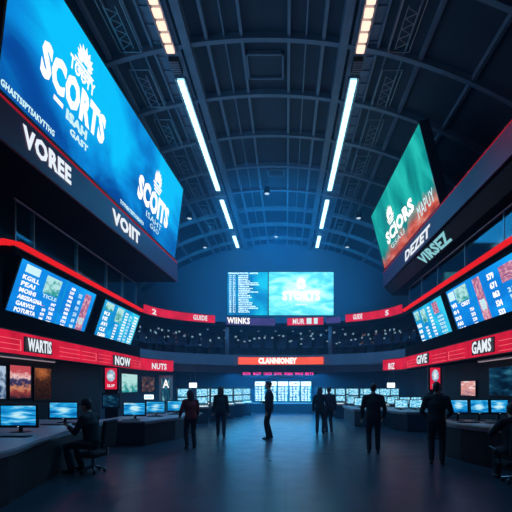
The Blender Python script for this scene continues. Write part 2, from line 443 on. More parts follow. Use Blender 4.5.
# light rows
side_word = {-1: 'left', 1: 'right'}
for sgn in (-1, 1):
    x = AX + sgn * 2.62; z = vz(x) - .15
    for (ya, yb_, kind, nm) in ((6.9, 11.15, 'warm', 'nearest warm bulb row'), (12.05, 18.85, 'led', 'long cool white row'), (19.8, 23.3, 'led', 'short cool white row'), (24.5, 26.5, 'led', 'farthest and shortest cool white row')):
        t = thing('ceiling_light', '%s of lamps in the %s ceiling channel' % (nm, side_word[sgn]), 'ceiling light', (x, ya, z), group='lamp rows on the vault')
        L = yb_ - ya
        b = B(); b.box((-.17, 0, -.02), (.17, L, .05)); b.box((-.17, 0, -.07), (-.145, L, -.02)); b.box((.145, 0, -.07), (.17, L, -.02)); b.put('housing', 'steel', t)
        n = int(L / (.34 if kind == 'warm' else .28)); st = L / n
        if kind == 'warm':
            me = B().box((-.11, -.13, -.04), (.11, .13, .0), bev=.03).mesh('warm')
        else:
            me = B().box((-.095, -.115, -.035), (.095, .115, .0), bev=.012).mesh('led')
        for i in range(n):
            o = link('bulb' if kind == 'warm' else 'light_module', me, t); o.location = (0, (i + .5) * st, -.045)
        for i in range(2): B().box((-.012, L * (.2 + .6 * i) - .012, .05), (.012, L * (.2 + .6 * i) + .012, .16)).put('hanger', 'steel', t)
    # dark junction box in the gap between the warm and the cool row
    t = thing('junction_box', 'slatted dark junction box between warm and cool rows, %s channel' % side_word[sgn], 'junction box', (x, 11.6, z), group='junction boxes on the vault')
    B().box((-.14, -.28, -.08), (.14, .28, .05), bev=.01).put('body', 'black', t)
    b = B()
    for i in range(6): b.box((-.13, -.24 + .08 * i, -.1), (.13, -.2 + .08 * i, -.08))
    b.put('grille', 'steel', t)

# thin outline rigging cages outside the light rows
ORD = ['first', 'second', 'third', 'fourth', 'fifth', 'sixth', 'seventh', 'eighth', 'ninth', 'tenth', 'eleventh', 'twelfth']
for sgn in (-1, 1):
    for k in range(7):
        y = 9.2 + 2.1 * k; x = AX + sgn * 3.58; z = vz(x) - .30
        t = thing('rigging_frame', '%s thin white rigging frame from the entrance, beside the %s lamp row' % (ORD[k], side_word[sgn]), 'rigging frame', (x, y, z), group='rigging frames on the vault')
        b = B(); q = .012
        for (xa, ya, xb, yb_) in ((-.28, 0, .28, 0), (-.28, 1.5, .28, 1.5), (-.28, 0, -.28, 1.5), (.28, 0, .28, 1.5)): b.tube([(xa, ya, 0), (xb, yb_, 0)], [q, q], 6)
        b.put('outer_frame', 'steel', t)
        b = B()
        for i in range(4): b.tube([(-.12, .2 + .28 * i, -.05), (.12, .34 + .28 * i, -.05), (-.12, .48 + .28 * i, -.05)], [q, q, q], 6)
        b.tube([(-.14, .15, -.05), (-.14, 1.35, -.05)], [q, q], 6); b.tube([(.14, .15, -.05), (.14, 1.35, -.05)], [q, q], 6)
        b.put('cross_brace', 'steel', t)
        [B().tube([(hx, hy, 0), (hx, hy, .2)], [q, q], 6).put('hanger', 'steel', t) for hx, hy in ((-.28, .05), (.28, 1.45))]
# square hatches
for (x, y, nm, w, l) in ((-.62, 12.0, 'larger rectangular vault hatch near the middle of the ceiling', 1.1, .95), (-.45, 17.9, 'small rectangular vault hatch farther down the hall', .75, .6)):
    t = thing('ceiling_hatch', nm, 'hatch', (x, y, vz(x) - .02), group='vault hatches')
    b = B()
    for lo, hi in (((-w/2, -l/2, -.12), (w/2, -l/2 + .05, 0)), ((-w/2, l/2 - .05, -.12), (w/2, l/2, 0)), ((-w/2, -l/2, -.12), (-w/2 + .05, l/2, 0)), ((w/2 - .05, -l/2, -.12), (w/2, l/2, 0))): b.box(lo, hi)
    b.put('frame', 'rib', t); B().box((-w/2 + .05, -l/2 + .05, -.05), (w/2 - .05, l/2 - .05, -.01)).put('panel', 'vault', t)
# spotlights
def spot_proto(label, loc, rz, group):
    t = thing('spotlight', label, 'spotlight', loc, rz, group)
    B().lathe([(.05, .16), (.12, .14), (.15, -.12), (.13, -.16), (.02, -.15)], 14).put('can', 'black', t, smooth=True)
    B().lathe([(.115, -.166), (.11, -.172), (.02, -.175)], 14).put('lens', 'lens', t)
    B().box((-.02, -.02, .14), (.02, .02, .40)).put('yoke', 'steel', t)
    return t
spots = [(-4.85, 20.1, 'left flank, nearer'), (-4.9, 24.2, 'left flank, farther'), (-.9, 18.9, 'crown of the vault, nearer'), (-.6, 24.3, 'crown of the vault, farther'), (3.65, 20.1, 'right flank, nearer'), (3.7, 24.2, 'right flank, farther')]
p0 = None
for x, y, nm in spots:
    lb = 'black can spotlight hanging from the vault, ' + nm
    z = vz(x) - .40
    if p0 is None: p0 = spot_proto(lb, (x, y, z), 0, 'vault spotlights')
    else: dup(p0, (x, y, z), 0, lb)

# ------------------------------------------------------------------ balconies
def inner(y_left, y_right, off=0.0, n=28):
    pts = [(XI - off, y_left)]
    if y_left < EY: pts += [(XI - off, y_left + (EY - y_left) * i / 4) for i in (1, 2, 3)]
    for i in range(n + 1):
        a = PI - PI * i / n
        pts.append((AX + .005 + (EA + off) * math.cos(a), EY + (EB + off) * math.sin(a)))
    pts += [(XJ + off, EY + (y_right - EY) * i / 4) for i in (1, 2, 3, 4)]
    return pts
def outer(pts):
    o = []
    for x, y in pts:
        if y <= EY: o.append((XL if x < AX else XR, y))
        else:
            d = Vector((x - AX, (y - EY) * 1.5)); k = min(((XR - AX) if d.x > 0 else (XL - AX)) / d.x if abs(d.x) > 1e-6 else 1e9, (YB - EY) / d.y)
            o.append((AX + d.x * k, EY + d.y * k))
    return o
def ring_slab(pi, po, z0, z1):
    b = B(); V = [[b.bm.verts.new((x, y, z)) for x, y in P] for P, z in ((pi, z0), (po, z0), (pi, z1), (po, z1))]
    for i in range(len(pi) - 1):
        for A, C in ((V[0], V[1]), (V[2], V[3]), (V[0], V[2]), (V[1], V[3])):
            b.bm.faces.new([A[i], A[i + 1], C[i + 1], C[i]])
    for i in (0, -1): b.bm.faces.new([V[0][i], V[1][i], V[3][i], V[2][i]])
    return b
pi = inner(6.6, 5.5); struct('lower_balcony_slab', ring_slab(pi, outer(pi), 2.78, 3.3), 'slab')
pi = inner(9.2, 5.5); struct('upper_balcony_slab', ring_slab(pi, outer(pi), 4.72, 4.95), 'soffit')
# back wall of the lower balcony (curved), seen between the two slabs
pw = inner(9.2, 5.5, 3.2)[4:-4]
b = B(); b.sweep([(x, y, 3.3) for x, y in pw], [(-.06, 0), (.06, 0), (.06, 1.42), (-.06, 1.42)]); struct('wall_balcony', b, 'wall')
# recessed ground-floor bulkhead under the balcony
pw = inner(9.2, 5.5, 1.2)[4:-4]
b = B(); b.sweep([(x, y, 2.45) for x, y in pw], [(-.1, 0), (.1, 0), (.1, .33), (-.1, .33)]); trim(b, 'slab')
# side banks that carry the odds boards
b = B(); b.sweep([(-6.95, 9.2, 0), (-6.95, 17.4, 0)], [(-.06, 3.3), (-.06, 2.9), (.3, 2.9), (.1, 3.3), (-.42, 4.72), (-.9, 4.72), (-.9, 3.3)][::-1]); struct('wall_odds_left', b, 'soffit')
b = B(); b.sweep([(5.82, 17.4, 0), (5.82, 5.5, 0)], [(-.06, 3.3), (-.06, 2.9), (.3, 2.9), (.1, 3.3), (-.42, 4.72), (-.9, 4.72), (-.9, 3.3)][::-1]); struct('wall_odds_right', b, 'soffit')
struct('wall_bay_end', B().box((XL, 9.2, 3.3), (-6.6, 9.32, 4.72)), 'soffit')
# ground floor side walls
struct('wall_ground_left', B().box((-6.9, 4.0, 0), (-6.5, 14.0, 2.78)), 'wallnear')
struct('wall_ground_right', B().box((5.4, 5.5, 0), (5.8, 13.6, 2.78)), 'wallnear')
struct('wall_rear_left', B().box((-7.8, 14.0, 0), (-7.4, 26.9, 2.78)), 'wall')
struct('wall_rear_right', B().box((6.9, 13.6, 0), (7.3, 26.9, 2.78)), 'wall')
# bulkheads behind the low red ribbons
b = B(); b.box((-6.6, 6.6, 2.36), (-6.27, 17.0, 2.78)); trim(b, 'soffit')
b = B(); b.box((5.14, 5.5, 2.36), (5.5, 17.0, 2.78)); trim(b, 'soffit')
trim(B().box((-6.27, 6.6, 2.92), (-6.2, 17.0, 3.33)), 'soffit'); trim(B().box((5.07, 5.5, 2.93), (5.14, 17.0, 3.33)), 'soffit')
# balcony pillars in the middle bay
struct('pillar_left', B().lathe([(.10, 3.3), (.10, 4.72)], 16, (-3.02, 20.50, 0)), 'slab', True)
struct('pillar_right', B().lathe([(.10, 3.3), (.10, 4.72)], 16, (2.25, 20.37, 0)), 'slab', True)
struct('baseboard_left', B().box((-6.5, 4.0, 0), (-6.47, 14.0, .12)), 'black')
struct('baseboard_right', B().box((5.37, 5.5, 0), (5.4, 13.6, .12)), 'black')
# top tiers
def lx(y, t=0): return -4.7 - .0564 * (16.9 - y) + .36 * t
b = B(); b.prism([(XL, 4.5), (lx(4.5), 4.5), (lx(17.0), 17.0), (XL, 17.0)], 6.1, 7.02); struct('top_tier_slab', b, 'soffit')
b = B(); b.sweep([(0, 18.7, 0), (0, 4.5, 0)], [(-4.62, 6.28), (-4.98, 5.92), (-XR, 5.92), (-XR, 7.0), (-4.62, 7.0)]); 
struct('top_tier_slab_right', b, 'soffit')

def path_ribbon(name, label, cat, path, z0, z1, mat, group, t=.05, n_off=.02):
    """A display band that follows an edge; its inner face looks into the hall."""
    th = thing(name, label, cat, (path[0][0], path[0][1], z0), group=group)
    o = Vector((path[0][0], path[0][1], z0))
    b = B(); b.sweep([Vector((x, y, z0)) - o for x, y in path], [(n_off, 0), (n_off + t, 0), (n_off + t, z1 - z0), (n_off, z1 - z0)])
    b.put('display_face', mat, th)
    b = B(); e = .025
    for za, zb in ((-e, 0), (z1 - z0, z1 - z0 + e)):
        b.sweep([Vector((x, y, z0)) - o for x, y in path], [(n_off - .02, za), (n_off + t + .015, za), (n_off + t + .015, zb), (n_off - .02, zb)])
    b.put('edging', 'black', th)
    return th, o
def seg_path(pts, cond): return [p for p in pts if cond(*p)]
def child_frame(th, o, BL, BR, TL):
    """an empty-free way to set lettering on a straight bit of a band: returns matrix in the thing's space."""
    m, w, h = frame_mat(Vector(BL) - o, Vector(BR) - o, Vector(TL) - o)
    return m, w, h
def band_text(th, o, txt, p, q, z0, z1, mat, name='lettering', bold=.03, back=None, n=.03):
    m, w, h = child_frame(th, o, (*p, z0), (*q, z0), (*p, z1))
    if back:
        k = B().box((-.08, -.02, -.02), (w + .08, 0, h + .02)).put('letter_panel', back, th); k.matrix_local = m
        n += .02
    ob = letters([(txt, 0, 0, w, h)], mat, th, name, n, bold); ob.matrix_local = m
    return ob

# left: inward normal is +x ; the sweep goes away from the camera, side vector = t x up -> +x for +y travel
G1 = 'red display bands on the balconies'
full = inner(6.6, 5.5)
leftlow = [(XI, 6.6 + .8 * i) for i in range(13)] + seg_path(full, lambda x, y: x < -5.2 and y >= EY)
th, o = path_ribbon('ribbon_sign', 'red display band on the left low balcony edge with white lettering', 'display band', leftlow, 2.38, 2.89, 'red', G1)
xx = XI + .07
band_text(th, o, 'WARTIS', (xx, 9.5), (xx, 10.45), 2.48, 2.80, 'grey_letter', back='black')
band_text(th, o, 'NOW', (xx, 14.35), (xx, 15.75), 2.43, 2.77, 'grey_letter', back='black')
pq = leftlow[-4:]
band_text(th, o, 'NUTS', (pq[0][0] + .1, pq[0][1]), (pq[2][0] + .1, pq[2][1]), 2.44, 2.72, 'grey_letter', n=.05)
def traces(th, o, x, ys, z0, z1, side):
    for i, (ya, yb_) in enumerate(ys):
        b = B()
        for z in (z0 + .1, z0 + .22, z0 + .34):
            b.box((x - .003, ya, z), (x + .003, yb_, z + .012))
        if i % 2: b.box((x - .003, yb_, z0 + .1), (x + .003, yb_ + .03, z0 + .35))
        k = b.put('light_trace', 'redlight', th); k.location = -o
traces(th, o, xx + .003, [(6.8, 8.0), (8.1, 9.3), (10.9, 12.0), (12.1, 13.0), (13.2, 14.1), (16.0, 16.9)], 2.37, 2.83, 1)
rightlow = seg_path(full, lambda x, y: x > 4.3 and y >= EY - .01) + [(XJ, 16.2 - .8 * i) for i in range(14)]
th, o = path_ribbon('ribbon_sign', 'red display band on the right low balcony edge with white lettering', 'display band', rightlow, 2.42, 2.90, 'red', G1)
xx = XJ - .07
band_text(th, o, 'GAMS', (xx, 10.75), (xx, 9.75), 2.50, 2.83, 'grey_letter', back='black')
band_text(th, o, 'GIVE', (xx, 15.3), (xx, 14.2), 2.50, 2.83, 'grey_letter', back='black')
pq = rightlow[1:4]
band_text(th, o, 'BIZ', (pq[0][0] - .1, pq[0][1]), (pq[1][0] - .1, pq[1][1]), 2.45, 2.72, 'grey_letter', n=.05)
traces(th, o, xx - .003, [(5.8, 7.0), (7.2, 8.3), (8.4, 9.5), (11.3, 12.4), (12.6, 13.8), (15.5, 16.6)], 2.37, 2.83, -1)
# thin red light tubes on the odds-board bays
lt = [(-9.4, 9.15), (-6.38, 9.15), (-6.25, 9.3)] + [(XI, 10 + .9 * i) for i in range(9)]
b = B(); b.sweep([(x + 9.4, y - 9.15, 0) for x, y in lt], [(.02, 0), (.11, .015), (.13, .07), (.11, .125), (.02, .14)])
t = thing('light_tube', 'bright red light tube along the left railing foot, bent at its near end', 'light tube', (-9.4, 9.15, 4.86), group='red light tubes on the balconies'); b.put('tube', 'redline', t)
B().box((3.1, -.01, -.03), (3.2, 7.9, 0)).put('mounting_rail', 'black', t)
b = B(); b.sweep([(0, 17.15 - 5.5 - .89 * i, 0) for i in range(14)], [(.02, 0), (.11, .015), (.13, .07), (.11, .125), (.02, .14)])
t = thing('light_tube', 'bright red light tube along the right railing foot', 'light tube', (XJ, 5.5, 4.86), group='red light tubes on the balconies'); b.put('tube', 'redline', t)
B().box((-.05, .1, -.03), (.05, 11.5, 0)).put('mounting_rail', 'black', t)
# curved bands of the far bowl
G2 = G1
c_left = seg_path(full, lambda x, y: x < -3.4 and y >= EY + .3)
c_dimL = seg_path(full, lambda x, y: -4.2 < x < -2.8 and y >= EY)
c_mid = seg_path(full, lambda x, y: -3.5 < x < -.0 and y >= EY)
c_midr = seg_path(full, lambda x, y: -.35 < x < 2.2 and y >= EY)
c_dimR = seg_path(inner(6.6, 5.5, 0, 112), lambda x, y: 2.0 < x < 2.75 and y >= EY)
c_right = seg_path(full, lambda x, y: x > 2.6 and y >= EY + .3)
th, o = path_ribbon('ribbon_sign', 'red curved display band left of the far screen', 'display band', c_left, 4.86, 5.24, 'red', G2)
band_text(th, o, 'GUIDE', (c_left[-3][0] + .05, c_left[-3][1] - .08), (c_left[-2][0] + .2, c_left[-2][1] - .06), 4.92, 5.17, 'grey_letter', n=.05)
band_text(th, o, '2', (c_left[1][0] + .1, c_left[1][1]), (c_left[1][0] + .2, c_left[1][1] + .3), 4.9, 5.14, 'grey_letter', n=.05)
th, o = path_ribbon('ribbon_sign', 'dim violet display band with white lettering under the far list screen', 'display band', c_mid, 4.82, 5.2, 'violet', G2)
band_text(th, o, 'WIINKS', (-2.98, 20.18), (-1.85, 20.42), 4.85, 5.17, 'white', n=.06, bold=.04)
th, o = path_ribbon('ribbon_sign', 'short red display band with white blocks under the far bright screen', 'display band', c_midr, 4.82, 5.2, 'red', G2)
for xa, xb in ((1.05, 1.3), (1.42, 1.72)):
    k = B().box((xa, -.02, 0), (xb, 0, .3)).put('white_block', 'ice', th); k.matrix_local = Matrix.Translation(Vector((0, 20.36, 4.86)) - o)
band_text(th, o, 'MUR', (.35, 20.52), (.95, 20.46), 4.86, 5.14, 'grey_letter', n=.05)
th, o = path_ribbon('ribbon_sign', 'red curved display band right of the far screen', 'display band', c_right, 4.86, 5.24, 'red', G2)
band_text(th, o, 'GUIDE', (c_right[1][0] - .15, c_right[1][1] - .1), (c_right[2][0] - .2, c_right[2][1] - .12), 4.92, 5.17, 'grey_letter', n=.05)
band_text(th, o, 'S', (c_right[-3][0] - .22, c_right[-3][1] + .1), (c_right[-3][0] - .12, c_right[-3][1] - .15), 4.9, 5.14, 'grey_letter', n=.05)
th, o = path_ribbon('ribbon_sign', 'short dim violet ribbon band between the red bands right of the far screen', 'display band', c_dimR, 4.86, 5.16, 'violet', G2)
# orange banner on the low balcony front of the middle bay
c_ban = seg_path(full, lambda x, y: -2.85 < x < 2.0 and y >= EY)
th, o = path_ribbon('ribbon_sign', 'orange red display banner with bold white lettering over the betting counter', 'display band', c_ban, 2.80, 3.18, 'orange', G2, t=.08)
band_text(th, o, 'CLANNIONEY', (-1.42, 20.52), (.56, 20.52), 2.83, 3.155, 'white', n=.06, bold=.075)

# glass railings over the red tubes
def railing(label, x, ys, z0, z1, group, sgn):
    t = thing('glass_railing', label, 'railing', (x, ys[0], z0), group=group)
    for ya, yb_ in zip(ys, ys[1:]):
        B().box((-.008, ya - ys[0] + .03, .03), (.008, yb_ - ys[0] - .03, z1 - z0 - .05)).put('glass_panel', 'glass', t)
    for ya in ys:
        B().box((-.02, ya - ys[0] - .015, 0), (.02, ya - ys[0] + .015, z1 - z0 - .04)).put('post', 'steel', t)
    B().tube([(0, -.02, z1 - z0 - .03), (0, ys[-1] - ys[0] + .02, z1 - z0 - .03)], [.025, .025], 10).put('handrail', 'steel', t, smooth=True)
railing('glass railing above the left odds boards', XI - .12, [9.4, 10.1, 12.2, 14.2, 15.6, 17.0], 4.95, 6.08, 'glass railings', 1)
railing('glass railing above the right odds boards', XJ + .12, [5.6, 7.5, 9.6, 11.7, 13.8, 15.4, 17.0], 4.95, 5.9, 'glass railings', -1)

# ------------------------------------------------------------------ big screens
t, w, h = display('video_screen', 'huge blue tilted video screen with two white lettered crests, left side', 'screen', (lx(7.25), 7.25, 7.08), (lx(16.9), 16.9, 7.08), (lx(7.25, 1), 7.25, 9.98), 'big', .3, .05, 'hanging video screens')
letters([('SCORTS', .96, 1.0, 3.5, 1.76)], 'white', t, bold=.055)
letters([('TOOTY', 1.82, 1.84, 2.85, 2.14)], 'white', t, 'crest_lettering', bold=.03)
crest(t, 2.36, 2.30, 1.0, .72)
tiles([(1.45, .82, 1.78, .92)], 'white', t, 'dash')
letters([('ISAH', 1.9, .70, 2.75, .93)], 'ice', t, 'small_lettering', bold=.06)
letters([('GAST', 2.1, .46, 2.85, .62)], 'ice', t, 'small_lettering', bold=.04)
letters([('SCOITS', 5.70, .72, 8.45, 1.52)], 'white', t, 'second_lettering', bold=.055)
crest(t, 7.15, 1.92, 1.0, .78)
letters([('ISAHT', 6.5, .44, 7.9, .64), ('GSO', 6.9, .22, 7.7, .38)], 'ice', t, 'small_lettering', bold=.0)
letters([('GHASTSSPTSAKVTTHG', .06, .07, 1.6, .2)], 'ice', t, 'caption_lettering', bold=.03)
letters([('TOTNIATESTUOISATO', 4.7, .05, 6.4, .17)], 'ice', t, 'caption_lettering', bold=.03)
t, w, h = display('video_screen', 'teal tilted video screen with red lower edge, right side', 'screen', (4.54, 18.4, 7.08), (4.58, 11.9, 7.08), (3.92, 18.4, 9.48), 'teal', .3, .04, 'hanging video screens')
letters([('SCIORS', 1.3, .64, 4.75, 1.14)], 'white', t, bold=.055, slant=-.1)
crest(t, 2.35, 1.52, 1.2, .66)
letters([('MAPUY', 4.9, .22, 6.3, .62)], 'ice', t, 'small_lettering', bold=.0)
letters([('GSAU', 1.6, .36, 3.4, .54)], 'ice', t, 'caption_lettering', bold=.0)

# fascia signs under them (plum boards with lit letters and a red tube)
m, w, h = frame_mat((lx(4.6) + .02, 4.6, 6.1), (lx(17.0) + .02, 17.0, 6.1), (lx(4.6) + .02, 4.6, 7.0))
t = thing('fascia_sign', 'plum fascia sign with white lettering under the huge blue screen', 'sign', mat=m, group='plum fascia signs')
B().box((0, -.06, .02), (w, 0, .78)).put('board', 'purple', t)
B().box((0, -.065, .81), (w, -.01, .835)).put('red_tube', 'redthin', t)
letters([('VOREE', 3.2, .24, 4.78, .66)], 'grey_letter', t, n=.07, bold=.04)
letters([('VOIIT', 6.75, .2, 8.6, .62)], 'grey_letter', t, 'second_lettering', n=.07, bold=.05)
m, w, h = frame_mat((4.60, 18.7, 6.28), (4.60, 4.6, 6.28), (4.60, 18.7, 7.0))
t = thing('fascia_sign', 'plum fascia sign with pale lettering under the teal screen', 'sign', mat=m, group='plum fascia signs')
B().box((0, -.06, .02), (w, 0, .68)).put('board', 'purple', t)
B().box((0, -.065, .69), (w, -.01, .715)).put('red_tube', 'redthin', t)
letters([('DEZET', 3.5, .12, 6.1, .50)], 'grey_letter', t, n=.07, bold=.04)
m, w, h = frame_mat((4.96, 18.6, 5.93), (4.96, 4.6, 5.93), (4.61, 18.6, 6.27))
t = thing('fascia_sign', 'black slanted sign strip with pale teal lettering below the right plum fascia', 'sign', mat=m, group='plum fascia signs')
B().box((0, -.04, .02), (w, -.005, h - .02)).put('board', 'black', t)
letters([('VIRSEZ', 4.5, .06, 6.9, .44)], 'teal_letter', t, n=.05, bold=.04)
# small fixtures on top of the right fascia
fx = None
for i, y in enumerate((8.7, 9.6, 10.5, 11.3)):
    lb = '%s small floodlight from the teal screen, on top of the right fascia' % ORD[3 - i]
    if fx is None:
        fx = thing('floodlight', lb, 'floodlight', (4.9, y, 7.0), .3, 'floodlights on the right fascia')
        B().box((-.12, -.06, .12), (.12, .08, .3), bev=.02).put('head', 'steel', fx); B().box((-.1, -.075, .14), (.1, -.06, .28)).put('lens', 'plastic', fx)
        B().tube([(-.14, 0, 0), (-.14, 0, .2)], [.012, .012], 6).tube([(.14, 0, 0), (.14, 0, .2)], [.012, .012], 6).put('yoke', 'steel', fx)
    else: dup(fx, (4.9, y, 7.0), .3, lb)

# odds boards
rows_a = ['KGILL', 'PEAI', 'MOIHI', 'ABSSIAGNA', 'GARVOS', 'POTURTA']
def odds(label, BL, BR, TL, mat, layout, R_):
    t, w, h = display('odds_board', label, 'odds board', BL, BR, TL, mat, .1, .05, 'odds boards over the low red bands')
    layout(t, w, h); return t
def colnum(u0, u1, v0, v1, n, rr):
    out = []
    for i in range(n):
        a = v0 + (v1 - v0) * i / n; c = v0 + (v1 - v0) * (i + .68) / n
        out.append((''.join(rr.choice('0123456789') for _ in range(3)), u0 + rr.uniform(0, .2) * (u1 - u0), a, u1, c))
    return out
def lay1(t, w, h):
    tiles([(.22, 1.18, .78, 1.38)], 'ice', t, 'white_tile')
    tiles([(1.08, .86, 1.78, 1.34)], 'photo', t, 'picture_tile')
    letters([('TICLE', 1.12, .74, 1.76, .84)], 'ice', t, 'picture_caption', bold=.02)
    it = []
    for i, s in enumerate(rows_a):
        v = 1.0 - .165 * i; it.append((s, .20 + .01 * i, v, .20 + (.11 if i != 3 else .1) * len(s) + .1, v + .115))
    letters(it, 'white', t, 'fixture_list', bold=.03)
    rr = random.Random(3)
    letters(colnum(1.25, 1.42, .12, .5, 3, rr), 'white', t, 'odds_numbers', bold=.03); letters(colnum(1.55, 1.8, .08, .72, 5, rr), 'white', t, 'odds_numbers', bold=.03)
    tiles([(.95, .52, 1.35, .53)], 'redlight', t, 'red_rule')
    tiles([(1.98, .05, 2.03, 1.45)], 'list', t, 'divider')
    rr = random.Random(4)
    letters(colnum(2.25, 2.5, .1, 1.36, 10, rr), 'white', t, 'odds_column', bold=.04)
    letters(colnum(2.75, 2.95, .12, 1.3, 6, rr), 'ice', t, 'small_odds_column', bold=.02)
    tiles([(3.12, .08, 3.5, 1.32)], 'photor', t, 'picture_strip')
    tiles([(3.1, .34, 3.46, .56)], 'ice', t, 'white_tile')
odds('largest left odds board, nearest the entrance, with green picture tile', (-6.77, 9.58, 3.34), (-6.77, 13.33, 3.34), (-6.32, 9.58, 4.71), 'odds', lay1, R)
def lay2(t, w, h):
    tiles([(.15, 1.12, .8, 1.4)], 'photo', t, 'picture_tile'); tiles([(1.1, .82, 1.7, 1.38)], 'photo', t, 'picture_tile')
    rr = random.Random(9)
    letters([('DI4VH', .2, .1, .75, .28), ('CLE', .2, .34, .62, .48), ('AV1', .2, .54, .66, .68), ('HE', .2, .74, .56, .88), ('KI', .2, .94, .6, 1.06)], 'white', t, 'fixture_list', bold=.04)
    letters(colnum(1.25, 1.5, .1, .78, 6, rr), 'white', t, 'odds_numbers', bold=.04); letters(colnum(1.85, 2.15, .08, 1.36, 11, rr), 'white', t, 'odds_numbers', bold=.04)
    letters(colnum(2.3, 2.55, .08, 1.3, 9, rr), 'ice', t, 'odds_column', bold=.02)
    letters(colnum(2.75, 3.15, .08, 1.36, 11, rr), 'white', t, 'odds_column', bold=.05)
odds('second left odds board, nearer the far bowl, blue and teal', (-6.77, 14.0, 3.34), (-6.77, 17.3, 3.34), (-6.32, 14.0, 4.71), 'oddsb', lay2, R)
def lay3(t, w, h):
    tiles([(.1, 1.0, .62, 1.38)], 'photo', t, 'picture_tile'); tiles([(.8, .82, 1.3, 1.34)], 'photo', t, 'picture_tile')
    rr = random.Random(12)
    letters([('NGI', .1, .72, .55, .88), ('IAR', .1, .5, .5, .64), ('BE', .1, .3, .45, .42), ('WOI', .1, .1, .5, .22)], 'white', t, 'fixture_list', bold=.04)
    letters(colnum(.85, 1.15, .1, .7, 5, rr), 'white', t, 'odds_numbers', bold=.04); letters(colnum(1.5, 1.8, .1, 1.36, 10, rr), 'white', t, 'odds_numbers', bold=.04)
    tiles([(2.05, .95, 2.5, 1.36)], 'photor', t, 'picture_tile')
    letters(colnum(2.2, 2.7, .1, .9, 6, rr), 'ice', t, 'odds_column', bold=.03)
odds('smaller right odds board, nearer the far bowl', (5.64, 16.4, 3.34), (5.64, 13.42, 3.34), (5.19, 16.4, 4.71), 'oddsb', lay3, R)
def lay4(t, w, h):
    tiles([(.08, 1.08, .5, 1.36)], 'ice', t, 'white_tile'); tiles([(.55, .92, 1.35, 1.38)], 'photo', t, 'picture_tile')
    rr = random.Random(15)
    letters([('WI', .1, .84, .45, .98), ('01', .1, .64, .45, .76), ('DUI', .1, .44, .5, .56), ('ARI', .1, .26, .5, .38), ('AUI', .1, .06, .6, .2)], 'white', t, 'fixture_list', bold=.04)
    letters([('CIRST', .75, .78, 1.3, .9)], 'white', t, 'caption', bold=.03); letters(colnum(1.15, 1.4, .1, .7, 4, rr), 'white', t, 'odds_numbers', bold=.03)
    tiles([(1.55, .05, 1.6, 1.4)], 'list', t, 'divider')
    tiles([(1.75, .1, 2.15, 1.36)], 'photor', t, 'picture_strip')
    tiles([(1.8, .45, 2.1, .75)], 'ice', t, 'white_tile')
    letters(colnum(2.5, 2.85, .15, 1.36, 5, rr), 'white', t, 'odds_column', bold=.05)
    tiles([(3.1, .9, 3.7, 1.3)], 'photor', t, 'picture_tile')
    letters(colnum(3.2, 3.6, .1, .8, 4, rr), 'ice', t, 'small_odds_column', bold=.03)
odds('large right odds board, nearest the entrance, with pink picture strip', (5.64, 12.98, 3.34), (5.64, 8.6, 3.34), (5.19, 12.98, 4.71), 'odds', lay4, R)

# far double screen over the middle bay
t, w, h = display('video_screen', 'far blue list screen with rows of white text, on the bowl front', 'screen', (-2.98, 20.35, 5.30), (-.925, 20.35, 5.30), (-2.98, 20.35, 7.5), 'list', .14, .02, 'twin far screens')
c1, c2 = [], []; rr = random.Random(21); it = [('KPANSATIOTE, AOTN', .06, 2.08, 1.55, 2.17)]
for i in range(21):
    v = 1.98 - .092 * i
    L = rr.uniform(.45, .75) + (.35 if i in (4, 5, 9, 17, 18) else 0)
    it.append((''.join(rr.choice('ABCEGINORSTU') for _ in range(int(L * 13))), .56, v, .56 + L, v + .058))
    c1.append((rr.choice(('10', '24', '38', '91')), .10, v, .2, v + .06)); c2.append((rr.choice(('5.1', '2.8', '7.0')), .28, v, .4, v + .06))
letters(it[:1], 'icehot', t, 'heading', bold=.03); letters(it[1:], 'icehot', t, 'name_list', bold=.03); letters(c1, 'icehot', t, 'rank_list', bold=.03); letters(c2, 'icehot', t, 'odds_list', bold=.03)
t, w, h = display('video_screen', 'far bright cyan screen with white crest, beside the list screen', 'screen', (-.875, 20.35, 5.30), (2.42, 20.35, 5.30), (-.875, 20.35, 7.5), 'glare', .14, .02, 'twin far screens')
letters([('STORTS', .68, .74, 2.62, 1.24)], 'white', t, bold=.06)
crest(t, 1.64, 1.62, .75, .62); letters([('ISAH', 1.36, .5, 1.92, .6)], 'white', t, 'small_lettering')

# ------------------------------------------------------------------ far betting counter
t = thing('betting_counter', 'long dark betting counter at the far end under the white odds wall', 'counter', (-.25, 25.7, 0))
B().box((-2.15, 0, .06), (2.0, .7, .58), bev=.02).put('base', 'base', t); B().box((-2.25, -.12, .58), (2.1, .75, .64), bev=.015).put('worktop', 'top', t); B().box((-2.1, .05, 0), (1.95, .65, .06)).put('plinth', 'black', t)
rr = random.Random(33)
for i in range(5):
    x0 = -2.06 + .76 * i
    tt, w, h = display('odds_sign', '%s white odds panel from the left, behind the far counter' % ORD[i], 'odds panel', (x0 - .02, 26.5, .70), (x0 + .70, 26.5, .70), (x0 - .02, 26.5, 2.05), 'list', .08, .02, 'white odds panels')
    tiles([(.03, 1.05, w - .03, 1.32)], 'signwhite', tt, 'header', n=.006)
    it = []
    for r_ in range(9):
        for c in range(3):
            if True:
                u = .05 + c * .22; v = .05 + r_ * .108; it.append((''.join(rr.choice('0123456789ABEN') for _ in range(3)), u, v, u + rr.uniform(.13, .2), v + .075))
    letters(it, 'icehot', tt, bold=.08)
    letters([(('BEST', 'WINS', 'ODDS', 'GAME', 'PLAY')[i], .12, 1.11, w - .12, 1.26)], 'list', tt, 'header_lettering')
m, w, h = frame_mat((-3.0, 22.8, 2.46), (1.9, 22.8, 2.46), (-3.0, 22.8, 2.78))
t = thing('diode_sign', 'magenta diode lettering strip under the orange banner', 'sign', mat=Matrix.Translation((-2.75, 24.6, 2.34)))
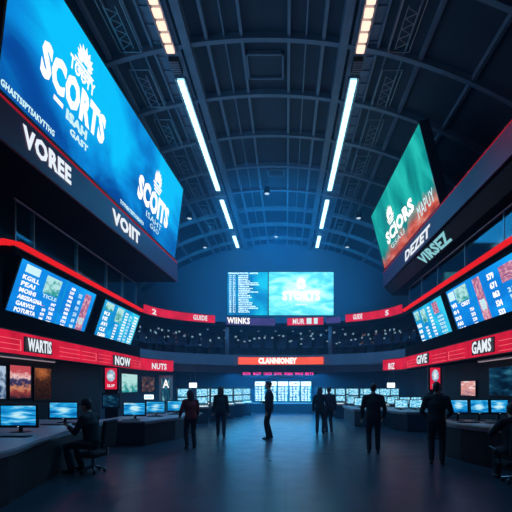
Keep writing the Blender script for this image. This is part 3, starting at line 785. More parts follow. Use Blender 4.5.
B().box((0, 0, 0), (4.6, .08, .28)).put('board', 'black', t)
it = [(s, .1 + .64 * i, .06, .1 + .64 * i + .5, .24) for i, s in enumerate(('BOOK', 'BOY', 'ODDS', 'OFFIC', 'RISES', 'WAGE', 'BETS'))]
for q in it: letters([q], 'pink', t, 'word', bold=.02)
B().box((.3, .02, .28), (.33, .05, .44)).put('hanger', 'black', t); B().box((4.2, .02, .28), (4.23, .05, .44)).put('hanger', 'black', t)

# ------------------------------------------------------------------ ground floor furniture
def make_monitor(label, loc, rz, w=.62, h=.35, mat='mon', stand=.12, tilt=0.0, group='computer monitors'):
    t = thing('monitor', label, 'monitor', loc, rz, group)
    M = Matrix.Translation((0, 0, stand)) @ Matrix.Rotation(-tilt, 4, 'X')
    hs = B().box((-w/2 - .03, .012, -.045), (w/2 + .03, .05, h + .03), M, bev=.008).put('housing', 'plastic', t)
    b = B()
    for lo, hi in (((-w/2 - .03, -.004, -.045), (w/2 + .03, .012, 0)), ((-w/2 - .03, -.004, h), (w/2 + .03, .012, h + .03)), ((-w/2 - .03, -.004, 0), (-w/2, .012, h)), ((w/2, -.004, 0), (w/2 + .03, .012, h))): b.box(lo, hi, M)
    b.put('bezel', 'plastic', hs)
    B().box((-w/2, .002, 0), (w/2, .012, h), M).put('screen', mat, t)
    st = B().box((-.03, .05, 0), (.03, .08, stand + h * .5)).put('stand', 'plastic', t)
    B().box((-.13, -.04, 0), (.13, .16, .014), bev=.005).put('foot', 'plastic', st)
    B().box((-.012, -.006, -.03), (.012, -.003, -.018), M).put('power_light', 'lens', hs)
    return t
def counter(label, poly, z, mat_top, cat='counter', group='desks along the hall'):
    cx = sum(p[0] for p in poly) / len(poly); cy = sum(p[1] for p in poly) / len(poly)
    t = thing('desk_counter', label, cat, (cx, cy, 0), group=group)
    loc = [(x - cx, y - cy) for x, y in poly]
    b = B().prism(loc, z - .05, z); bmesh.ops.bevel(b.bm, geom=list(b.bm.edges), offset=.012, segments=2, affect='EDGES'); b.put('worktop', mat_top, t)
    ins = [(x * .83, y * .93) for x, y in loc]
    B().prism(ins, .08, z - .05).put('base', 'base', t)
    B().prism([(x * .80, y * .90) for x, y in loc], 0, .08).put('plinth', 'black', t)
    B().prism([(x * .935, y * .955) for x, y in loc], z - .10, z - .05).put('edge_rail', 'steel', t)
    return t
def arc_poly(pts): return pts
def keyboard(label, loc, rz, group='keyboards on the desks'):
    t = thing('keyboard', label, 'keyboard', loc, rz, group)
    kc = B().box((-.23, -.08, 0), (.23, .08, .018), bev=.006).put('case', 'plastic', t)
    b = B()
    for r_ in range(5):
        for c in range(14): b.box((-.215 + .031 * c, -.068 + .028 * r_, .018), (-.190 + .031 * c, -.046 + .028 * r_, .027))
    b.put('keys', 'key', kc); return t
def paper(label, loc, rz, group, mat='paper'):
    o = B().box((-.15, -.105, 0), (.15, .105, .004)).put('paper_sheet', mat, None); o.location = loc; o.rotation_euler = (0, 0, rz)
    tag(o, label, 'paper', group); return o

# near left counter
zc = .80
pts = [(-6.42, 4.7), (-3.55, 4.7), (-3.6, 5.3), (-3.85, 6.2), (-4.1, 7.4), (-4.3, 8.6), (-4.45, 10.2), (-6.42, 10.2)]
counter('near left dark counter with pale worktop, running along the wall', pts, zc, 'top')
make_monitor('nearest left monitor with a blue sea picture, on the pale worktop', (-4.82, 7.2, zc), -.06, .66, .35, stand=.13)
make_monitor('second left monitor, beyond the nearest, beside the person in a black cap', (-5.12, 9.2, zc), -.04, .64, .34, stand=.12)
keyboard('keyboard on the left worktop in front of the nearest monitor', (-4.42, 6.55, zc), -.05)
keyboard('keyboard on the left worktop in front of the second monitor', (-5.05, 8.65, zc), -.05)
# middle left desks
zd = .70
counter('angled middle left desk with three monitors behind the person in red', [(-5.25, 10.9), (-3.85, 10.9), (-3.3, 12.4), (-3.05, 14.6), (-5.25, 14.6)], zd, 'top')
make_monitor('middle left monitor nearest the red sign totem', (-4.36, 11.5, zd), 0, .6, .34, 'mon', .13)
make_monitor('middle left monitor between two others on the angled desk', (-4.24, 13.0, zd), 0, .58, .34, 'mon', .11)
make_monitor('middle left monitor beside the person in red', (-3.86, 14.0, zd), 0, .56, .33, 'mon', .11)
keyboard('keyboard on the angled desk before the monitor nearest the totem', (-4.3, 11.1, zd), 0)
keyboard('keyboard on the angled desk before the middle monitor', (-4.1, 12.55, zd), 0)
keyboard('keyboard on the angled desk before the monitor beside the person in red', (-3.75, 13.55, zd), 0)
for i, (x, y, r_) in enumerate(((-3.7, 12.2, .4), (-3.45, 13.1, -.3), (-4.6, 12.3, .2))):
    paper('loose paper sheet on the angled left desk, %s from the near edge' % ORD[i], (x, y, zd), r_, 'papers on the left desk')
t = thing('desk_sign', 'small white lettered sign block on a post behind the left monitors', 'sign', (-4.9, 14.3, zd), 0)
B().box((-.012, -.012, 0), (.012, .012, .5)).put('post', 'steel', t); B().box((-.16, -.03, .5), (.16, .03, .66), bev=.01).put('block', 'signwhite', t)
letters([('KESIN', -.12, .54, .12, .62)], 'list', t, n=.034)
# near right counter with curved warm edge
zr = .82
pts = [(5.3, 9.9), (3.62, 9.9), (3.6, 9.4), (3.7, 8.75), (3.95, 8.1), (4.35, 7.55), (4.8, 7.2), (5.3, 7.05)]
counter('near right counter with warm curved worktop', pts, zr, 'topw')
make_monitor('near right monitor farthest from the entrance wall, blue picture', (4.10, 9.5, zr), 0, .43, .29, 'mon', .20, .1)
make_monitor('middle one of the three near right monitors', (4.60, 9.5, zr), 0, .41, .29, 'mon', .20, .1)
make_monitor('near right monitor closest to the wall display', (5.08, 9.5, zr), 0, .40, .29, 'mon', .20, .1)
keyboard('keyboard on the warm right worktop before the first monitor', (4.1, 9.0, zr), 0)
keyboard('keyboard on the warm right worktop before the middle monitor', (4.66, 8.85, zr), 0)
for i, (x, y, r_) in enumerate(((4.15, 8.5, .5), (4.5, 8.25, -.2), (4.9, 8.5, .2))):
    paper('printed betting sheet on the warm right worktop, %s from the hall side' % ORD[i], (x, y, zr), r_, 'papers on the right counter')
# middle right desks
counter('middle right desk beyond the red sign totem, with three monitors', [(3.95, 15.2), (4.3, 14.4), (6.3, 14.4), (6.3, 18.4), (3.95, 18.4)], .74, 'top')
for i, (x, nm) in enumerate(((4.78, 'nearest the aisle'), (5.35, 'in the middle'), (5.86, 'by the wall'))):
    make_monitor('monitor on the middle right desk, ' + nm, (x, 18.0, .74), 0, .44, .28, 'monfar', .16)
    make_monitor('monitor at the front of the middle right desk, ' + nm, (x - .25, 15.7, .74), 0, .48, .28, 'monfar', .10) if i < 2 else None
counter('small aisle desk on the right behind the man in black', [(2.75, 16.4), (3.65, 16.0), (3.65, 19.6), (2.75, 19.6)], .74, 'top')
make_monitor('monitor on the small aisle desk, nearer the camera side', (3.2, 17.2, .74), 0, .5, .3, 'monfar', .12)
make_monitor('monitor on the small aisle desk, farther from the entrance', (3.2, 19.2, .74), 0, .5, .3, 'monfar', .12)

# wall pictures and displays
display('wall_display', 'sunset coloured picture panel on the near left wall', 'wall display', (-6.46, 9.35, 1.36), (-6.46, 10.12, 1.36), (-6.46, 9.35, 2.14), 'poster1', .035, .02, 'picture panels on the left wall')
display('wall_display', 'orange glowing picture panel on the near left wall', 'wall display', (-6.46, 10.26, 1.30), (-6.46, 11.0, 1.30), (-6.46, 10.26, 2.12), 'poster2', .035, .02, 'picture panels on the left wall')
display('wall_display', 'pale blue picture panel at the edge of the near left wall', 'wall display', (-6.46, 8.5, 1.36), (-6.46, 9.22, 1.36), (-6.46, 8.5, 2.10), 'poster3', .035, .02, 'picture panels on the left wall')
display('wall_display', 'dim blue montage display on the near right wall', 'wall display', (5.36, 10.55, 1.42), (5.36, 8.4, 1.42), (5.36, 10.55, 2.12), 'montage', .035, .02, 'picture panels on the right wall')
display('wall_poster', 'small pink and white poster on the right wall above the monitors', 'poster', (5.36, 12.25, 1.38), (5.36, 11.3, 1.38), (5.36, 12.25, 1.80), 'leaflet', .03, .015)
display('wall_display', 'teal wall display behind the red sign totem', 'wall display', (-7.36, 17.9, 1.40), (-7.36, 19.8, 1.40), (-7.36, 17.9, 2.25), 'photo', .035, .03, 'displays on the rear left wall')
display('wall_display', 'dim brown wall display beyond the teal one', 'wall display', (-7.36, 20.4, 1.40), (-7.36, 22.4, 1.40), (-7.36, 20.4, 2.2), 'brown', .035, .03, 'displays on the rear left wall')
t = thing('banner_stand', 'tall white framed banner stand behind the left monitors', 'banner stand', (-5.75, 19.2, 0), .15)
b = B(); b.box((-.33, -.02, .05), (-.22, .02, 2.2)); b.box((.2, -.02, .05), (.31, .02, 2.2)); b.box((-.33, -.02, 2.08), (.31, .02, 2.2)); b.put('frame', 'paper', t)
B().box((-.22, -.01, .1), (.2, .01, 2.08)).put('banner', 'cyanvid', t); B().box((-.45, -.2, 0), (.42, .2, .05)).put('foot', 'steel', t)
letters([('A', -.16, 1.6, .14, 2.0)], 'white', t, n=.02)
def totem(label, x, y, rz, w, z0, z1):
    t = thing('sign_totem', label, 'sign', (x, y, 0), rz, 'red sign totems')
    B().box((-w/2 - .06, -.06, z0 - .04), (w/2 + .06, .10, z1 + .04), bev=.01).put('case', 'black', t)
    B().box((-w/2, -.075, z0), (w/2, -.06, z1)).put('red_panel', 'red', t)
    b = B(); n = 20
    b.face([(w * .36 * math.cos(2*PI*k/n), -.085, z0 + (z1 - z0) * .64 + (z1 - z0) * .28 * math.sin(2*PI*k/n)) for k in range(n)], [(.5 + .5 * math.cos(2*PI*k/n), .5 + .5 * math.sin(2*PI*k/n)) for k in range(n)])
    g = bmesh.ops.extrude_face_region(b.bm, geom=list(b.bm.faces))
    for v in g['geom']:
        if isinstance(v, bmesh.types.BMVert): v.co.y += .008
    b.put('portrait', 'face', t)
    letters([('SLIP', -w * .32, z0 + .07, w * .32, z0 + .16)], 'grey_letter', t, n=.08)
    B().box((-w/2 - .02, -.02, .06), (w/2 + .02, .08, z0 - .04)).put('column', 'base', t)
    B().box((-w/2 - .1, -.075, z0 - .62), (w/2 + .1, -.02, z0 - .12), bev=.01).put('screen_case', 'plastic', t)
    B().box((-w/2 - .06, -.085, z0 - .56), (w/2 + .06, -.075, z0 - .18)).put('screen', 'montage', t)
    B().box((-w/2 - .15, -.25, 0), (w/2 + .15, .25, .06), bev=.015).put('foot', 'black', t)
totem('red sign totem with pale portrait on the left, behind the angled desk', -5.62, 12.9, .12, .36, 1.56, 2.24)
totem('red sign totem with pale portrait on the right, by the dark wall', 4.72, 12.7, -.12, .30, 1.56, 2.24)
for i, (x, y, nm) in enumerate(((-4.65, 20.0, 'left'), (5.25, 20.0, 'right'))):
    t = thing('hanging_sign', 'small white lit sign hanging over the %s terminals' % nm, 'sign', (x, y, 1.62), 0, 'small white hanging signs')
    B().box((-.19, -.03, 0), (.19, .03, .24), bev=.01).put('face', 'signwhite', t)
    [B().tube([(q, 0, .24), (q, 0, 1.15)], [.008, .008], 6).put('hanger', 'steel', t) for q in (-.12, .12)]

# betting terminals
def make_terminal(label, loc, rz, group):
    t = thing('betting_terminal', label, 'betting terminal', loc, rz, group)
    B().box((-.27, -.02, 0), (.27, .42, .74), bev=.02).put('cabinet', 'base', t)
    b = B(); b.sweep([(-.27, 0, 0), (.27, 0, 0)], [(.30, .70), (.30, .76), (-.05, .88), (-.05, .70)]); cn = b.put('console', 'topw', t)
    tw = B().box((-.27, .04, .74), (.27, .30, 1.62), bev=.02).put('tower', 'plastic', t)
    B().box((-.235, .028, 1.24), (.235, .045, 1.56)).put('upper_screen', 'monfar', tw)
    B().box((-.235, .028, .92), (.235, .045, 1.18)).put('lower_screen', 'monfar', tw)
    b = B()
    for i in range(6): b.box((-.2 + .07 * i, -.24, .785), (-.16 + .07 * i, -.19, .81))
    b.put('button_row', 'signwhite', cn)
    return t
lt = [(-4.35, 17.0), (-3.75, 17.9), (-3.35, 19.2), (-2.98, 20.6), (-2.62, 22.0), (-2.3, 23.3)]
tp = None
for i, (x, y) in enumerate(lt):
    lb = '%s betting terminal from the far counter, left row, lit double screen' % ORD[len(lt) - 1 - i]
    if tp is None: tp = make_terminal(lb, (x, y, 0), .42, 'betting terminals')
    else: dup(tp, (x, y, 0), .42, lb)
lt2 = [(-4.0, 21.0), (-3.55, 22.6), (-3.2, 24.2), (-4.9, 19.6)]
for i, (x, y) in enumerate(lt2): dup(tp, (x, y, 0), .42, '%s betting terminal in the rear left row behind the front row' % ORD[i])
rt = [(2.05, 23.6), (2.45, 22.3), (2.85, 21.0), (3.55, 21.0), (4.2, 20.4), (4.85, 19.6), (5.5, 20.4)]
for i, (x, y) in enumerate(rt): dup(tp, (x, y, 0), -.30, '%s betting terminal from the far counter, right row, lit double screen' % ORD[i])
rt2 = [(3.1, 24.2), (3.8, 23.6), (4.5, 22.9), (5.2, 22.3), (5.9, 21.9)]
for i, (x, y) in enumerate(rt2): dup(tp, (x, y, 0), -.30, '%s betting terminal in the rear right row behind the front row' % ORD[i])

# thin light strips under the low balcony edges
for (x, ya, yb_, nm) in ((-6.42, 6.7, 11.1, 'left'), (5.3, 6.4, 11.0, 'right')):
    t = thing('hanging_strip_light', 'thin pale light strip under the %s low balcony edge' % nm, 'light strip', (x, ya, 2.30), 0, 'soffit light strips')
    B().box((-.04, 0, .02), (.04, yb_ - ya, .06)).put('channel', 'steel', t); B().box((-.025, .02, 0), (.025, yb_ - ya - .02, .02)).put('diffuser', 'cove', t)

# balcony seats
def make_seat(label, loc, rz, group):
    t = thing('balcony_seat', label, 'seat', loc, rz, group)
    B().box((-.22, -.24, .38), (.22, .2, .46), bev=.03).put('cushion', 'seat', t)
    M = Matrix.Translation((0, .2, .42)) @ Matrix.Rotation(-.15, 4, 'X')
    B().box((-.22, 0, 0), (.22, .07, .48), M, bev=.03).put('backrest', 'seat', t)
    B().box((-.05, -.1, 0), (.05, .15, .38)).put('pedestal', 'black', t)
    return t
sp = None
def ell(off, a): return (AX + (EA + off) * math.cos(a), EY + (EB + off) * math.sin(a))
steps = []
for row, (off, z, n) in enumerate(((.55, 3.3, 26), (1.35, 3.62, 28), (2.15, 3.94, 30))):
    if row:
        P = [ell(off - .35, PI * i / 40) for i in range(41)][::-1]; Q = [ell(3.14, PI * i / 40) for i in range(41)][::-1]
        struct('balcony_step_slab', ring_slab(P, Q, z - .33 if row == 1 else z - .32, z), 'deck')
    for i in range(n):
        a = PI * (.06 + .88 * (i + .5) / n); x, y = ell(off, a); rz = a - PI / 2
        gr = ('front', 'middle', 'back')[row] + ' row of balcony seats'
        lb = 'navy upholstered seat in the %s curved row of the low balcony' % ('front', 'middle', 'back')[row]
        if sp is None: sp = make_seat(lb, (x, y, z), rz, gr)
        else: dup(sp, (x, y, z), rz, lb, gr)
# video panels on the balcony back wall, small lit tablets along the front row
vid = [(.20, 'brown', 'brown picture panel on the right balcony back wall'), (.29, 'brown', 'second brown picture panel on the right balcony back wall'), (.72, 'brown', 'brown picture panel on the left balcony back wall'), (.80, 'cyanvid', 'cyan sparkling picture panel on the left balcony back wall'), (.88, 'cyanvid', 'cyan picture panel at the far left of the balcony back wall')]
for f, mt, lb in vid:
    x, y = ell(2.86, PI * f); a = PI * f; tx = Vector((-math.sin(a), math.cos(a), 0)).normalized()
    p = Vector((x, y, 4.08)); BLp = p + tx * .55 ; BRp = p - tx * .55
    display('picture_screen', lb, 'video panel', BLp, BRp, BLp + Vector((0, 0, .55)), mt, .05, .02, 'balcony video panels')
tb = None
tr = random.Random(5)
for i in range(96):
    a = PI * (.07 + .86 * (i + tr.random()) / 96); off = (.14, .965, 1.765)[i % 3]; z = {.14: 3.3, .965: 3.3, 1.765: 3.62}[off]
    x, y = ell(off, a); rz = a - PI / 2 + tr.uniform(-.2, .2); lb = 'small lit tablet on a thin post among the balcony seats'
    if tb is None:
        tb = thing('tablet_stand', lb, 'tablet', (x, y, z), rz, 'lit tablets among the balcony seats')
        B().tube([(0, 0, 0), (0, 0, .80)], [.012, .012], 6).put('post', 'black', tb)
        B().box((-.07, -.012, .80), (.07, .012, .90), bev=.004).put('case', 'plastic', tb); B().box((-.055, -.018, .81), (.055, -.012, .89)).put('screen', 'tablet', tb)
    else:
        q = dup(tb, (x, y, z), rz, lb); q.scale = (1, 1, tr.uniform(.62, 1.2))
# dotted downlights under the upper balcony of the middle bay
dl = None
for i in range(9):
    a = PI * (.30 + .40 * (i + .5) / 9); x, y = ell(1.0, a); lb = 'tiny downlight under the upper balcony of the far bowl'
    if dl is None:
        dl = thing('downlight', lb, 'downlight', (x, y, 4.65), 0, 'downlights of the far bowl')
        B().lathe([(.06, .07), (.07, 0), (.05, 0), (.045, .02)], 12).put('ring', 'steel', dl); B().lathe([(.045, .02), (.04, .005), (.01, .005)], 12).put('lens', 'signwhite', dl)
    else: dup(dl, (x, y, 4.65), 0, lb)

# ------------------------------------------------------------------ people
def remeshed(b, vox, smooth=2):
    me = bpy.data.meshes.new('raw'); bmesh.ops.recalc_face_normals(b.bm, faces=b.bm.faces); b.bm.to_mesh(me); b.bm.free()
    o = bpy.data.objects.new('raw', me); COL.objects.link(o)
    m = o.modifiers.new('r', 'REMESH'); m.mode = 'VOXEL'; m.voxel_size = vox
    s = o.modifiers.new('s', 'SMOOTH'); s.iterations = smooth; s.factor = .5
    dg = bpy.context.evaluated_depsgraph_get()
    out = bpy.data.meshes.new_from_object(o.evaluated_get(dg))
    bpy.data.objects.remove(o); bpy.data.meshes.remove(me)
    for p in out.polygons: p.use_smooth = True
    return out
def ik(a, c, l1, l2, pole):
    d = c - a; L = min(d.length, (l1 + l2) * .999); u = d.normalized(); c = a + u * L
    x = (l1 * l1 - l2 * l2 + L * L) / (2 * L); h = math.sqrt(max(l1 * l1 - x * x, 0))
    p = (pole - u * pole.dot(u)).normalized()
    return a + u * x + p * h, c
def person(label, loc, rz, H=1.75, hands=None, feet=None, seat=None, lean=0.0, head_yaw=0.0, head_pitch=0.0, top='cloth_black', legs='cloth_grey', skin='skin', hair='short', female=False, cap=False):
    """faces +y in its own space; hands/feet: target points (left, right) in metres."""
    V = Vector; s = H / 1.75
    hipz = (seat if seat else .93 * s); dz = hipz - .93 * s
    sw = (.175 if female else .20) * s; hw = .095 * s
    def up(x, y, z):                       # torso point, leaned about the hip
        p = V((x, y, z - .93)) * s; p = Matrix.Rotation(-lean, 3, 'X') @ p; return p + V((0, 0, hipz))
    pel, waist, chest, neck0, neck1 = up(0, 0, .95), up(0, 0, 1.10), up(0, -.005, 1.30), up(0, 0, 1.45), up(0, .015, 1.53)
    hc = up(0, .035, 1.635)
    sh = [up(-sw / s, -.005, 1.405), up(sw / s, -.005, 1.405)]
    hp = [V((-hw, 0, hipz)), V((hw, 0, hipz))]
    if hands is None: hands = [(-.27, .06, .80), (.27, .06, .80)]
    if feet is None: feet = [(-.10, 0), (.11, .03)] if not seat else [(-.14, .42), (.14, .40)]
    hands = [V(h) for h in hands]
    fem = (.9 if female else 1.0)
    body, coat, trou = B(), B(), B()
    rt = [(.165 * s, .115 * s), (.15 * s * fem, .105 * s), (.175 * s * fem, .12 * s), (.10 * s, .075 * s), (.055 * s, .055 * s)]
    body.tube([pel, waist, chest, neck0, neck1], [(a, b_) for a, b_ in rt], 16)
    body.tube([sh[0], neck0 - V((0, 0, .02)), sh[1]], [.058 * s, .075 * s, .058 * s], 12)
    coat.tube([pel + V((0, 0, .0)), waist, chest, neck0], [(a + .022, b_ + .024) for a, b_ in rt[:3]] + [(.10 * s, .085 * s)], 18)
    coat.tube([sh[0], neck0 - V((0, 0, .025)), sh[1]], [.078 * s, .088 * s, .078 * s], 12)
    # head
    Hm = Matrix.Translation(hc) @ Matrix.Rotation(head_yaw, 4, 'Z') @ Matrix.Rotation(head_pitch, 4, 'X')
    hd = B(); hd.ball((0, -.008, .03), (.076, .096, .098), 20); hd.ball((0, .025, -.055), (.056, .062, .062), 16); hd.ball((0, .075, -.088), (.026, .022, .022), 10)
    hd.tube([(0, .088, .015), (0, .108, -.022)], [.011, .016], 8); hd.ball((-.073, -.005, -.015), (.012, .022, .034), 10); hd.ball((.073, -.005, -.015), (.012, .022, .034), 10)
    hd.tube([(-.045, .076, .035), (.045, .076, .035)], [.013, .013], 8); hd.tube([(-.022, .084, -.058), (.022, .084, -.058)], [.009, .009], 8); hd.tube([(-.02, .082, -.07), (.02, .082, -.07)], [.009, .009], 8)
    bmesh.ops.transform(hd.bm, matrix=Hm @ Matrix.Scale(s, 4), verts=hd.bm.verts)
    tmp = bpy.data.meshes.new('h'); hd.bm.to_mesh(tmp); hd.bm.free(); body.bm.from_mesh(tmp); bpy.data.meshes.remove(tmp)
    body.tube([neck0, hc - V((0, 0, .03))], [.055 * s, .05 * s], 12)
    # arms and hands
    for i, sg in enumerate((-1, 1)):
        el, wr = ik(sh[i], hands[i], .30 * s, .265 * s, V((sg * .5, -.8, -.3)))
        body.tube([sh[i], sh[i].lerp(el, .5), el, el.lerp(wr, .4), wr], [.052 * s, .046 * s, .038 * s, .038 * s, .026 * s], 12)
        coat.tube([sh[i], sh[i].lerp(el, .5), el, el.lerp(wr, .5), el.lerp(wr, .93)], [.076 * s, .066 * s, .056 * s, .052 * s, .042 * s], 12)
        d = (wr - el).normalized(); n = d.cross(V((sg, 0, .0))); n = n.normalized() if n.length > .1 else V((0, 1, 0)); w_ = n.cross(d).normalized()
        # w_ : across the palm plane normal ; palm lies in plane d x n
        body.tube([wr, wr + d * .05 * s, wr + d * .085 * s], [(.026 * s, .022 * s), (.038 * s, .018 * s), (.038 * s, .016 * s)], 12)
        root = wr + d * .075 * s
        for k, (o_, L) in enumerate(((-.028, .070), (-.010, .082), (.009, .077), (.027, .060))):
            p = root + n * o_ * s; cur = w_ * (-sg)
            q = p + (d * .92 + cur * .25).normalized() * L * .45 * s; r_ = q + (d * .7 + cur * .7).normalized() * L * .33 * s; e = r_ + (d * .35 + cur * .9).normalized() * L * .25 * s
            body.tube([p, q, r_, e], [.0098 * s, .0092 * s, .0085 * s, .0075 * s], 8)
        p = wr + d * .025 * s - n * .026 * s
        body.tube([p, p + (d * .6 - n * .75).normalized() * .035 * s, p + (d * .9 - n * .55).normalized() * .068 * s], [.013 * s, .011 * s, .009 * s], 8)
    # legs
    shoes = []
    for i, sg in enumerate((-1, 1)):
        an = V((feet[i][0], feet[i][1], .085))
        kn, an = ik(hp[i], an, .44 * s, .425 * s, V((sg * .1, 1, .15)))
        body.tube([hp[i], hp[i].lerp(kn, .5), kn, kn.lerp(an, .35), an], [.088 * s, .074 * s, .055 * s, .056 * s, .036 * s], 12)
        trou.tube([hp[i], hp[i].lerp(kn, .5), kn, kn.lerp(an, .4), an + V((0, 0, .02))], [.102 * s, .088 * s, .070 * s, .068 * s, .060 * s], 14)
        body.tube([an + V((0, -.02, -.03)), an + V((sg * .01, .06, -.045)), an + V((sg * .015, .14, -.06))], [.034 * s, .036 * s, .022 * s], 10)
        sb = B(); sb.tube([an + V((0, -.035, -.038)), an + V((sg * .01, .06, -.045)), an + V((sg * .015, .15, -.053))], [(.042 * s, .043 * s), (.047 * s, .040 * s), (.036 * s, .028 * s)], 12); shoes.append(sb)
    trou.tube([pel + V((0, 0, .05)), V((0, 0, hipz - .02))], [(.175 * s, .128 * s), (.178 * s, .130 * s)], 16)
    me = remeshed(body, .0075); me.materials.append(MT[skin])
    root = link('person', me); root.location = loc; root.rotation_euler = (0, 0, rz)
    tag(root, label, 'person')
    me = remeshed(coat, .014, 3); me.materials.append(MT[top]); link('jacket', me, root)
    me = remeshed(trou, .014, 3); me.materials.append(MT[legs]); link('trousers', me, root)
    for sb in shoes: sb.put('shoe', 'shoe', root, smooth=True)
    hb = B()
    hb.ball((0, -.018, .045), (.084, .102, .098), 20)
    if hair == 'long':
        for k in range(9):
            a = PI * (1.0 + k / 8); x = .075 * math.cos(a); y = -.02 + .085 * math.sin(a)
            hb.tube([(x, y, .04), (x * 1.08, y - .015, -.08), (x * 1.15, y - .03, -.2), (x * 1.0, y - .025, -.30)], [.028, .032, .03, .014], 8)
    else:
        hb.ball((0, -.05, -.015), (.07, .062, .06), 14)
    # trim the fringe so that the face stays clear
    bmesh.ops.bisect_plane(hb.bm, geom=list(hb.bm.verts) + list(hb.bm.edges) + list(hb.bm.faces), plane_co=(0, .048, .055), plane_no=(0, 1, -.75), clear_outer=True)
    hb.bm.transform(Hm @ Matrix.Scale(s, 4))
    hb.put('hair', 'hair', root, smooth=True)
    for sg in (-1, 1):
        e = B().ball((sg * .031, .078, .012), .0125, 10); e.bm.transform(Hm @ Matrix.Scale(s, 4)); e.put('eye', 'eye', root, smooth=True)
    if cap:
        c = B(); c.lathe([(.090, .03), (.092, .06), (.086, .10), (.06, .135), (.015, .150)], 18, (0, -.012, 0)); c.bm.transform(Hm @ Matrix.Scale(s, 4)); cp = c.put('cap', 'cloth_black', root, smooth=True)
        v = B(); v.prism([(.08 * math.cos(a), .055 + .10 * math.sin(a)) for a in [PI * k / 10 for k in range(11)]], .035, .045); v.bm.transform(Hm @ Matrix.Scale(s, 4)); v.put('visor', 'cloth_black', cp)
    return root

def office_chair(label, loc, rz, seat_z=.46):
    t = thing('office_chair', label, 'chair', loc, rz, 'office chairs')
    B().box((-.24, -.22, seat_z - .08), (.24, .24, seat_z), bev=.035).put('seat', 'cloth_black', t)
    M = Matrix.Translation((0, -.27, seat_z + .1)) @ Matrix.Rotation(.12, 4, 'X')
    B().box((-.22, -.05, 0), (.22, .02, .52), M, bev=.03).put('backrest', 'cloth_black', t)
    B().box((-.03, -.30, seat_z - .06), (.03, -.27, seat_z + .2)).put('back_bracket', 'steel', t)
    B().lathe([(.035, .08), (.035, seat_z - .08)], 12).put('column', 'steel', t)
    b = B()
    for k in range(5):
        a = 2 * PI * k / 5; b.tube([(0, 0, .11), (.20 * math.cos(a), .20 * math.sin(a), .075)], [.025, .018], 8)
    sbase = b.put('star_base', 'steel', t)
    for k in range(5):
        a = 2 * PI * k / 5; B().ball((.20 * math.cos(a), .20 * math.sin(a), .031), .03, 10).put('caster', 'plastic', sbase)
    for sg in (-1, 1): B().tube([(sg * .27, -.1, seat_z - .05), (sg * .36, -.12, seat_z + .2), (sg * .36, .13, seat_z + .22)], [.016, .018, .02], 8).put('armrest', 'plastic', t)

person('person in a black cap seated beside the second left monitor', (-3.68, 7.6, 0), PI / 2 - .1, 1.76, hands=[(-.16, .36, .87), (.17, .36, .87)], seat=.56, lean=.12, head_pitch=-.15, cap=True, top='cloth_black', legs='cloth_grey', feet=[(-.15, .32), (.15, .31)])
office_chair('dark office chair under the person in a black cap', (-3.66, 7.6, 0), PI / 2 - .1, .385)
person('woman in a dark red top standing by the left monitors', (-2.5, 10.5, 0), .55, 1.55, hands=[(-.22, .22, .86), (.20, .18, .80)], female=True, hair='long', top='cloth_red', legs='cloth_black', lean=.06)
person('long haired woman in dark clothes walking by the left terminals', (-2.12, 13.0, 0), .15, 1.63, hands=[(-.25, .10, .78), (.25, .02, .76)], feet=[(-.09, .18), (.10, -.12)], female=True, hair='long', top='cloth_black', legs='cloth_navy')
person('tall person in profile standing in the middle of the aisle', (-.53, 12.6, 0), PI / 2 + .1, 1.80, hands=[(-.20, .10, .84), (.14, .20, 1.14)], feet=[(-.09, .05), (.09, -.06)], top='cloth_navy', legs='cloth_black')
person('one of two people by the right terminals, nearer the middle aisle', (1.17, 13.8, 0), -.25, 1.62, hands=[(-.24, .08, .80), (.2, .24, 1.02)], top='cloth_black', legs='cloth_grey', female=True, hair='long')
person('one of two people by the right terminals, nearer the right desks', (1.56, 14.45, 0), .35, 1.62, hands=[(-.17, .26, 1.05), (.25, .04, .79)], top='cloth_navy', legs='cloth_grey')
person('broad man in black standing before the small aisle desk', (2.14, 9.8, 0), -.15, 1.70, hands=[(-.26, .14, .86), (.26, .16, .88)], top='cloth_black', legs='cloth_black')
person('man in black standing beside the right red sign totem', (3.16, 8.4, 0), -.4, 1.71, hands=[(-.22, .22, 1.0), (.22, .24, 1.0)], top='cloth_black', legs='cloth_black', skin='skind')
person('person in black seated at the warm right counter, cut by the frame', (3.86, 6.75, 0), -.1, 1.68, hands=[(-.2, .45, .82), (.18, .45, .82)], seat=.55, lean=.15, top='cloth_black', legs='cloth_black', feet=[(-.14, .34), (.14, .30)])
office_chair('dark office chair at the warm right counter', (3.86, 6.73, 0), -.1, .375)

# ------------------------------------------------------------------ added fill lights, haze and world
HAZE = .012
def area(name, loc, rot, size, energy, col):
    l = bpy.data.lights.new(name, 'AREA'); l.shape = 'RECTANGLE'; l.size, l.size_y = size; l.energy = energy; l.color = col
    o = bpy.data.objects.new(name, l); COL.objects.link(o); o.location = loc; o.rotation_euler = rot; return o
def spotl(name, loc, target, energy, col, ang=1.2, blend=.8, r=.3):
    l = bpy.data.lights.new(name, 'SPOT'); l.energy = energy; l.color = col; l.spot_size = ang; l.spot_blend = blend; l.shadow_soft_size = r
    o = bpy.data.objects.new(name, l); COL.objects.link(o); o.location = loc
    o.rotation_euler = (Vector(target) - Vector(loc)).to_track_quat('-Z', 'Y').to_euler(); return o
BLUE = (.02, .42, 1.0)
area('aisle_fill', (AX, 9.5, 5.9), (0, 0, 0), (3, 9), 150, (.10, .46, .85))  # added fill without a fixture, makes the floor brighter and bluer
area('hall_blue_fill', (AX, 18.0, 9.6), (0, 0, 0), (4, 8), 450, BLUE)  # added overhead blue fill, no lamp body
spotl('bowl_fill_left', (-7.2, 16.4, 7.9), (-1.2, 27, 7.4), 2300, BLUE, 1.35, 1.0)  # added spot with no fixture, turns the far wall blue
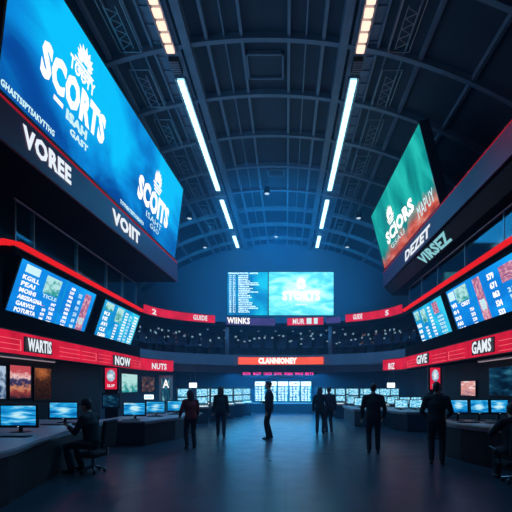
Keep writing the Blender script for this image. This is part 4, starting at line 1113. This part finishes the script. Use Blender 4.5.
spotl('bowl_fill_right', (6.2, 17.6, 7.9), (.2, 27, 7.4), 2050, BLUE, 1.35, 1.0)  # right-hand partner, likewise added to tint the far wall
spotl('vault_fill_far', (AX, 19.5, 7.8), (AX, 22, 12), 650, BLUE, 2.4, 1.0)  # added upward spot, no fixture, brightens the far ceiling
area('vault_fill_near', (AX, 9.0, 7.0), (PI, 0, 0), (5, 8), 24, (.08, .50, 1.0))  # added upward fill for the near ribs, stands for no lamp
area('ground_fill', (AX, 23.5, 2.4), (0, 0, 0), (6, 2), 600, BLUE)  # added fill under the balcony, lifts the far floor
area('balcony_left_fill', (-8.2, 12.5, 6.0), (0, 0, 0), (1.2, 7), 60, (.10, .60, .85))  # added teal fill, lights the wall behind the left railing
area('balcony_right_fill', (7.0, 11.5, 5.8), (0, 0, 0), (1.2, 8), 14, (.08, .42, .9))  # weaker added fill behind the right railing, no fixture

m, nt, out = new_mat('thin blue haze'); MT['haze'] = m
vsx = N(nt, 'ShaderNodeVolumeScatter'); vsx.inputs['Color'].default_value = (.25, .60, 1.0, 1); vsx.inputs['Density'].default_value = HAZE; vsx.inputs['Anisotropy'].default_value = .25
nt.links.new(vsx.outputs[0], out.inputs['Volume'])
hp = N(nt, 'ShaderNodeNewGeometry'); hs_ = N(nt, 'ShaderNodeSeparateXYZ'); hm = N(nt, 'ShaderNodeMapRange', interpolation_type='SMOOTHSTEP')
nt.links.new(hp.outputs['Position'], hs_.inputs[0]); nt.links.new(hs_.outputs['Y'], hm.inputs['Value'])
hm.inputs['From Min'].default_value = 5; hm.inputs['From Max'].default_value = 20; hm.inputs['To Min'].default_value = HAZE * .15; hm.inputs['To Max'].default_value = HAZE * 1.35
nt.links.new(hm.outputs[0], vsx.inputs['Density'])
hz = B().box((XL - .6, Y0 - .5, -.5), (XR + .6, YB + .6, 12.2)).put('haze', 'haze', None, 'stuff')
tag(hz, 'thin blue haze hanging in the hall, thickest towards the far bowl', 'haze')

spotl('fascia_red_fill', (3.5, 7.5, 7.6), (4.6, 8.0, 6.6), 60, (1.0, .08, .22), 1.6, 1.0, .2)  # added red fill without fixture, tints the near right fascia
w = bpy.data.worlds.new('World'); sc.world = w; w.use_nodes = True
w.node_tree.nodes['Background'].inputs[0].default_value = (.010, .028, .075, 1); w.node_tree.nodes['Background'].inputs[1].default_value = .35

# ------------------------------------------------------------------ camera
cam = bpy.data.cameras.new('Camera'); co = bpy.data.objects.new('Camera', cam); COL.objects.link(co)
co.location = (0, 0, 1.6); co.rotation_euler = (PI / 2, 0, 0)
cam.sensor_width = 36; cam.lens = 400 / 512 * 36; cam.shift_x = (256 - 286) / 512; cam.shift_y = (388 - 256) / 512; cam.clip_end = 200; cam.clip_start = .05
sc.camera = co
sc.view_settings.view_transform = 'Standard'; sc.view_settings.look = 'None'; sc.view_settings.exposure = 0; sc.view_settings.gamma = 1; sc.view_settings.use_curve_mapping = False
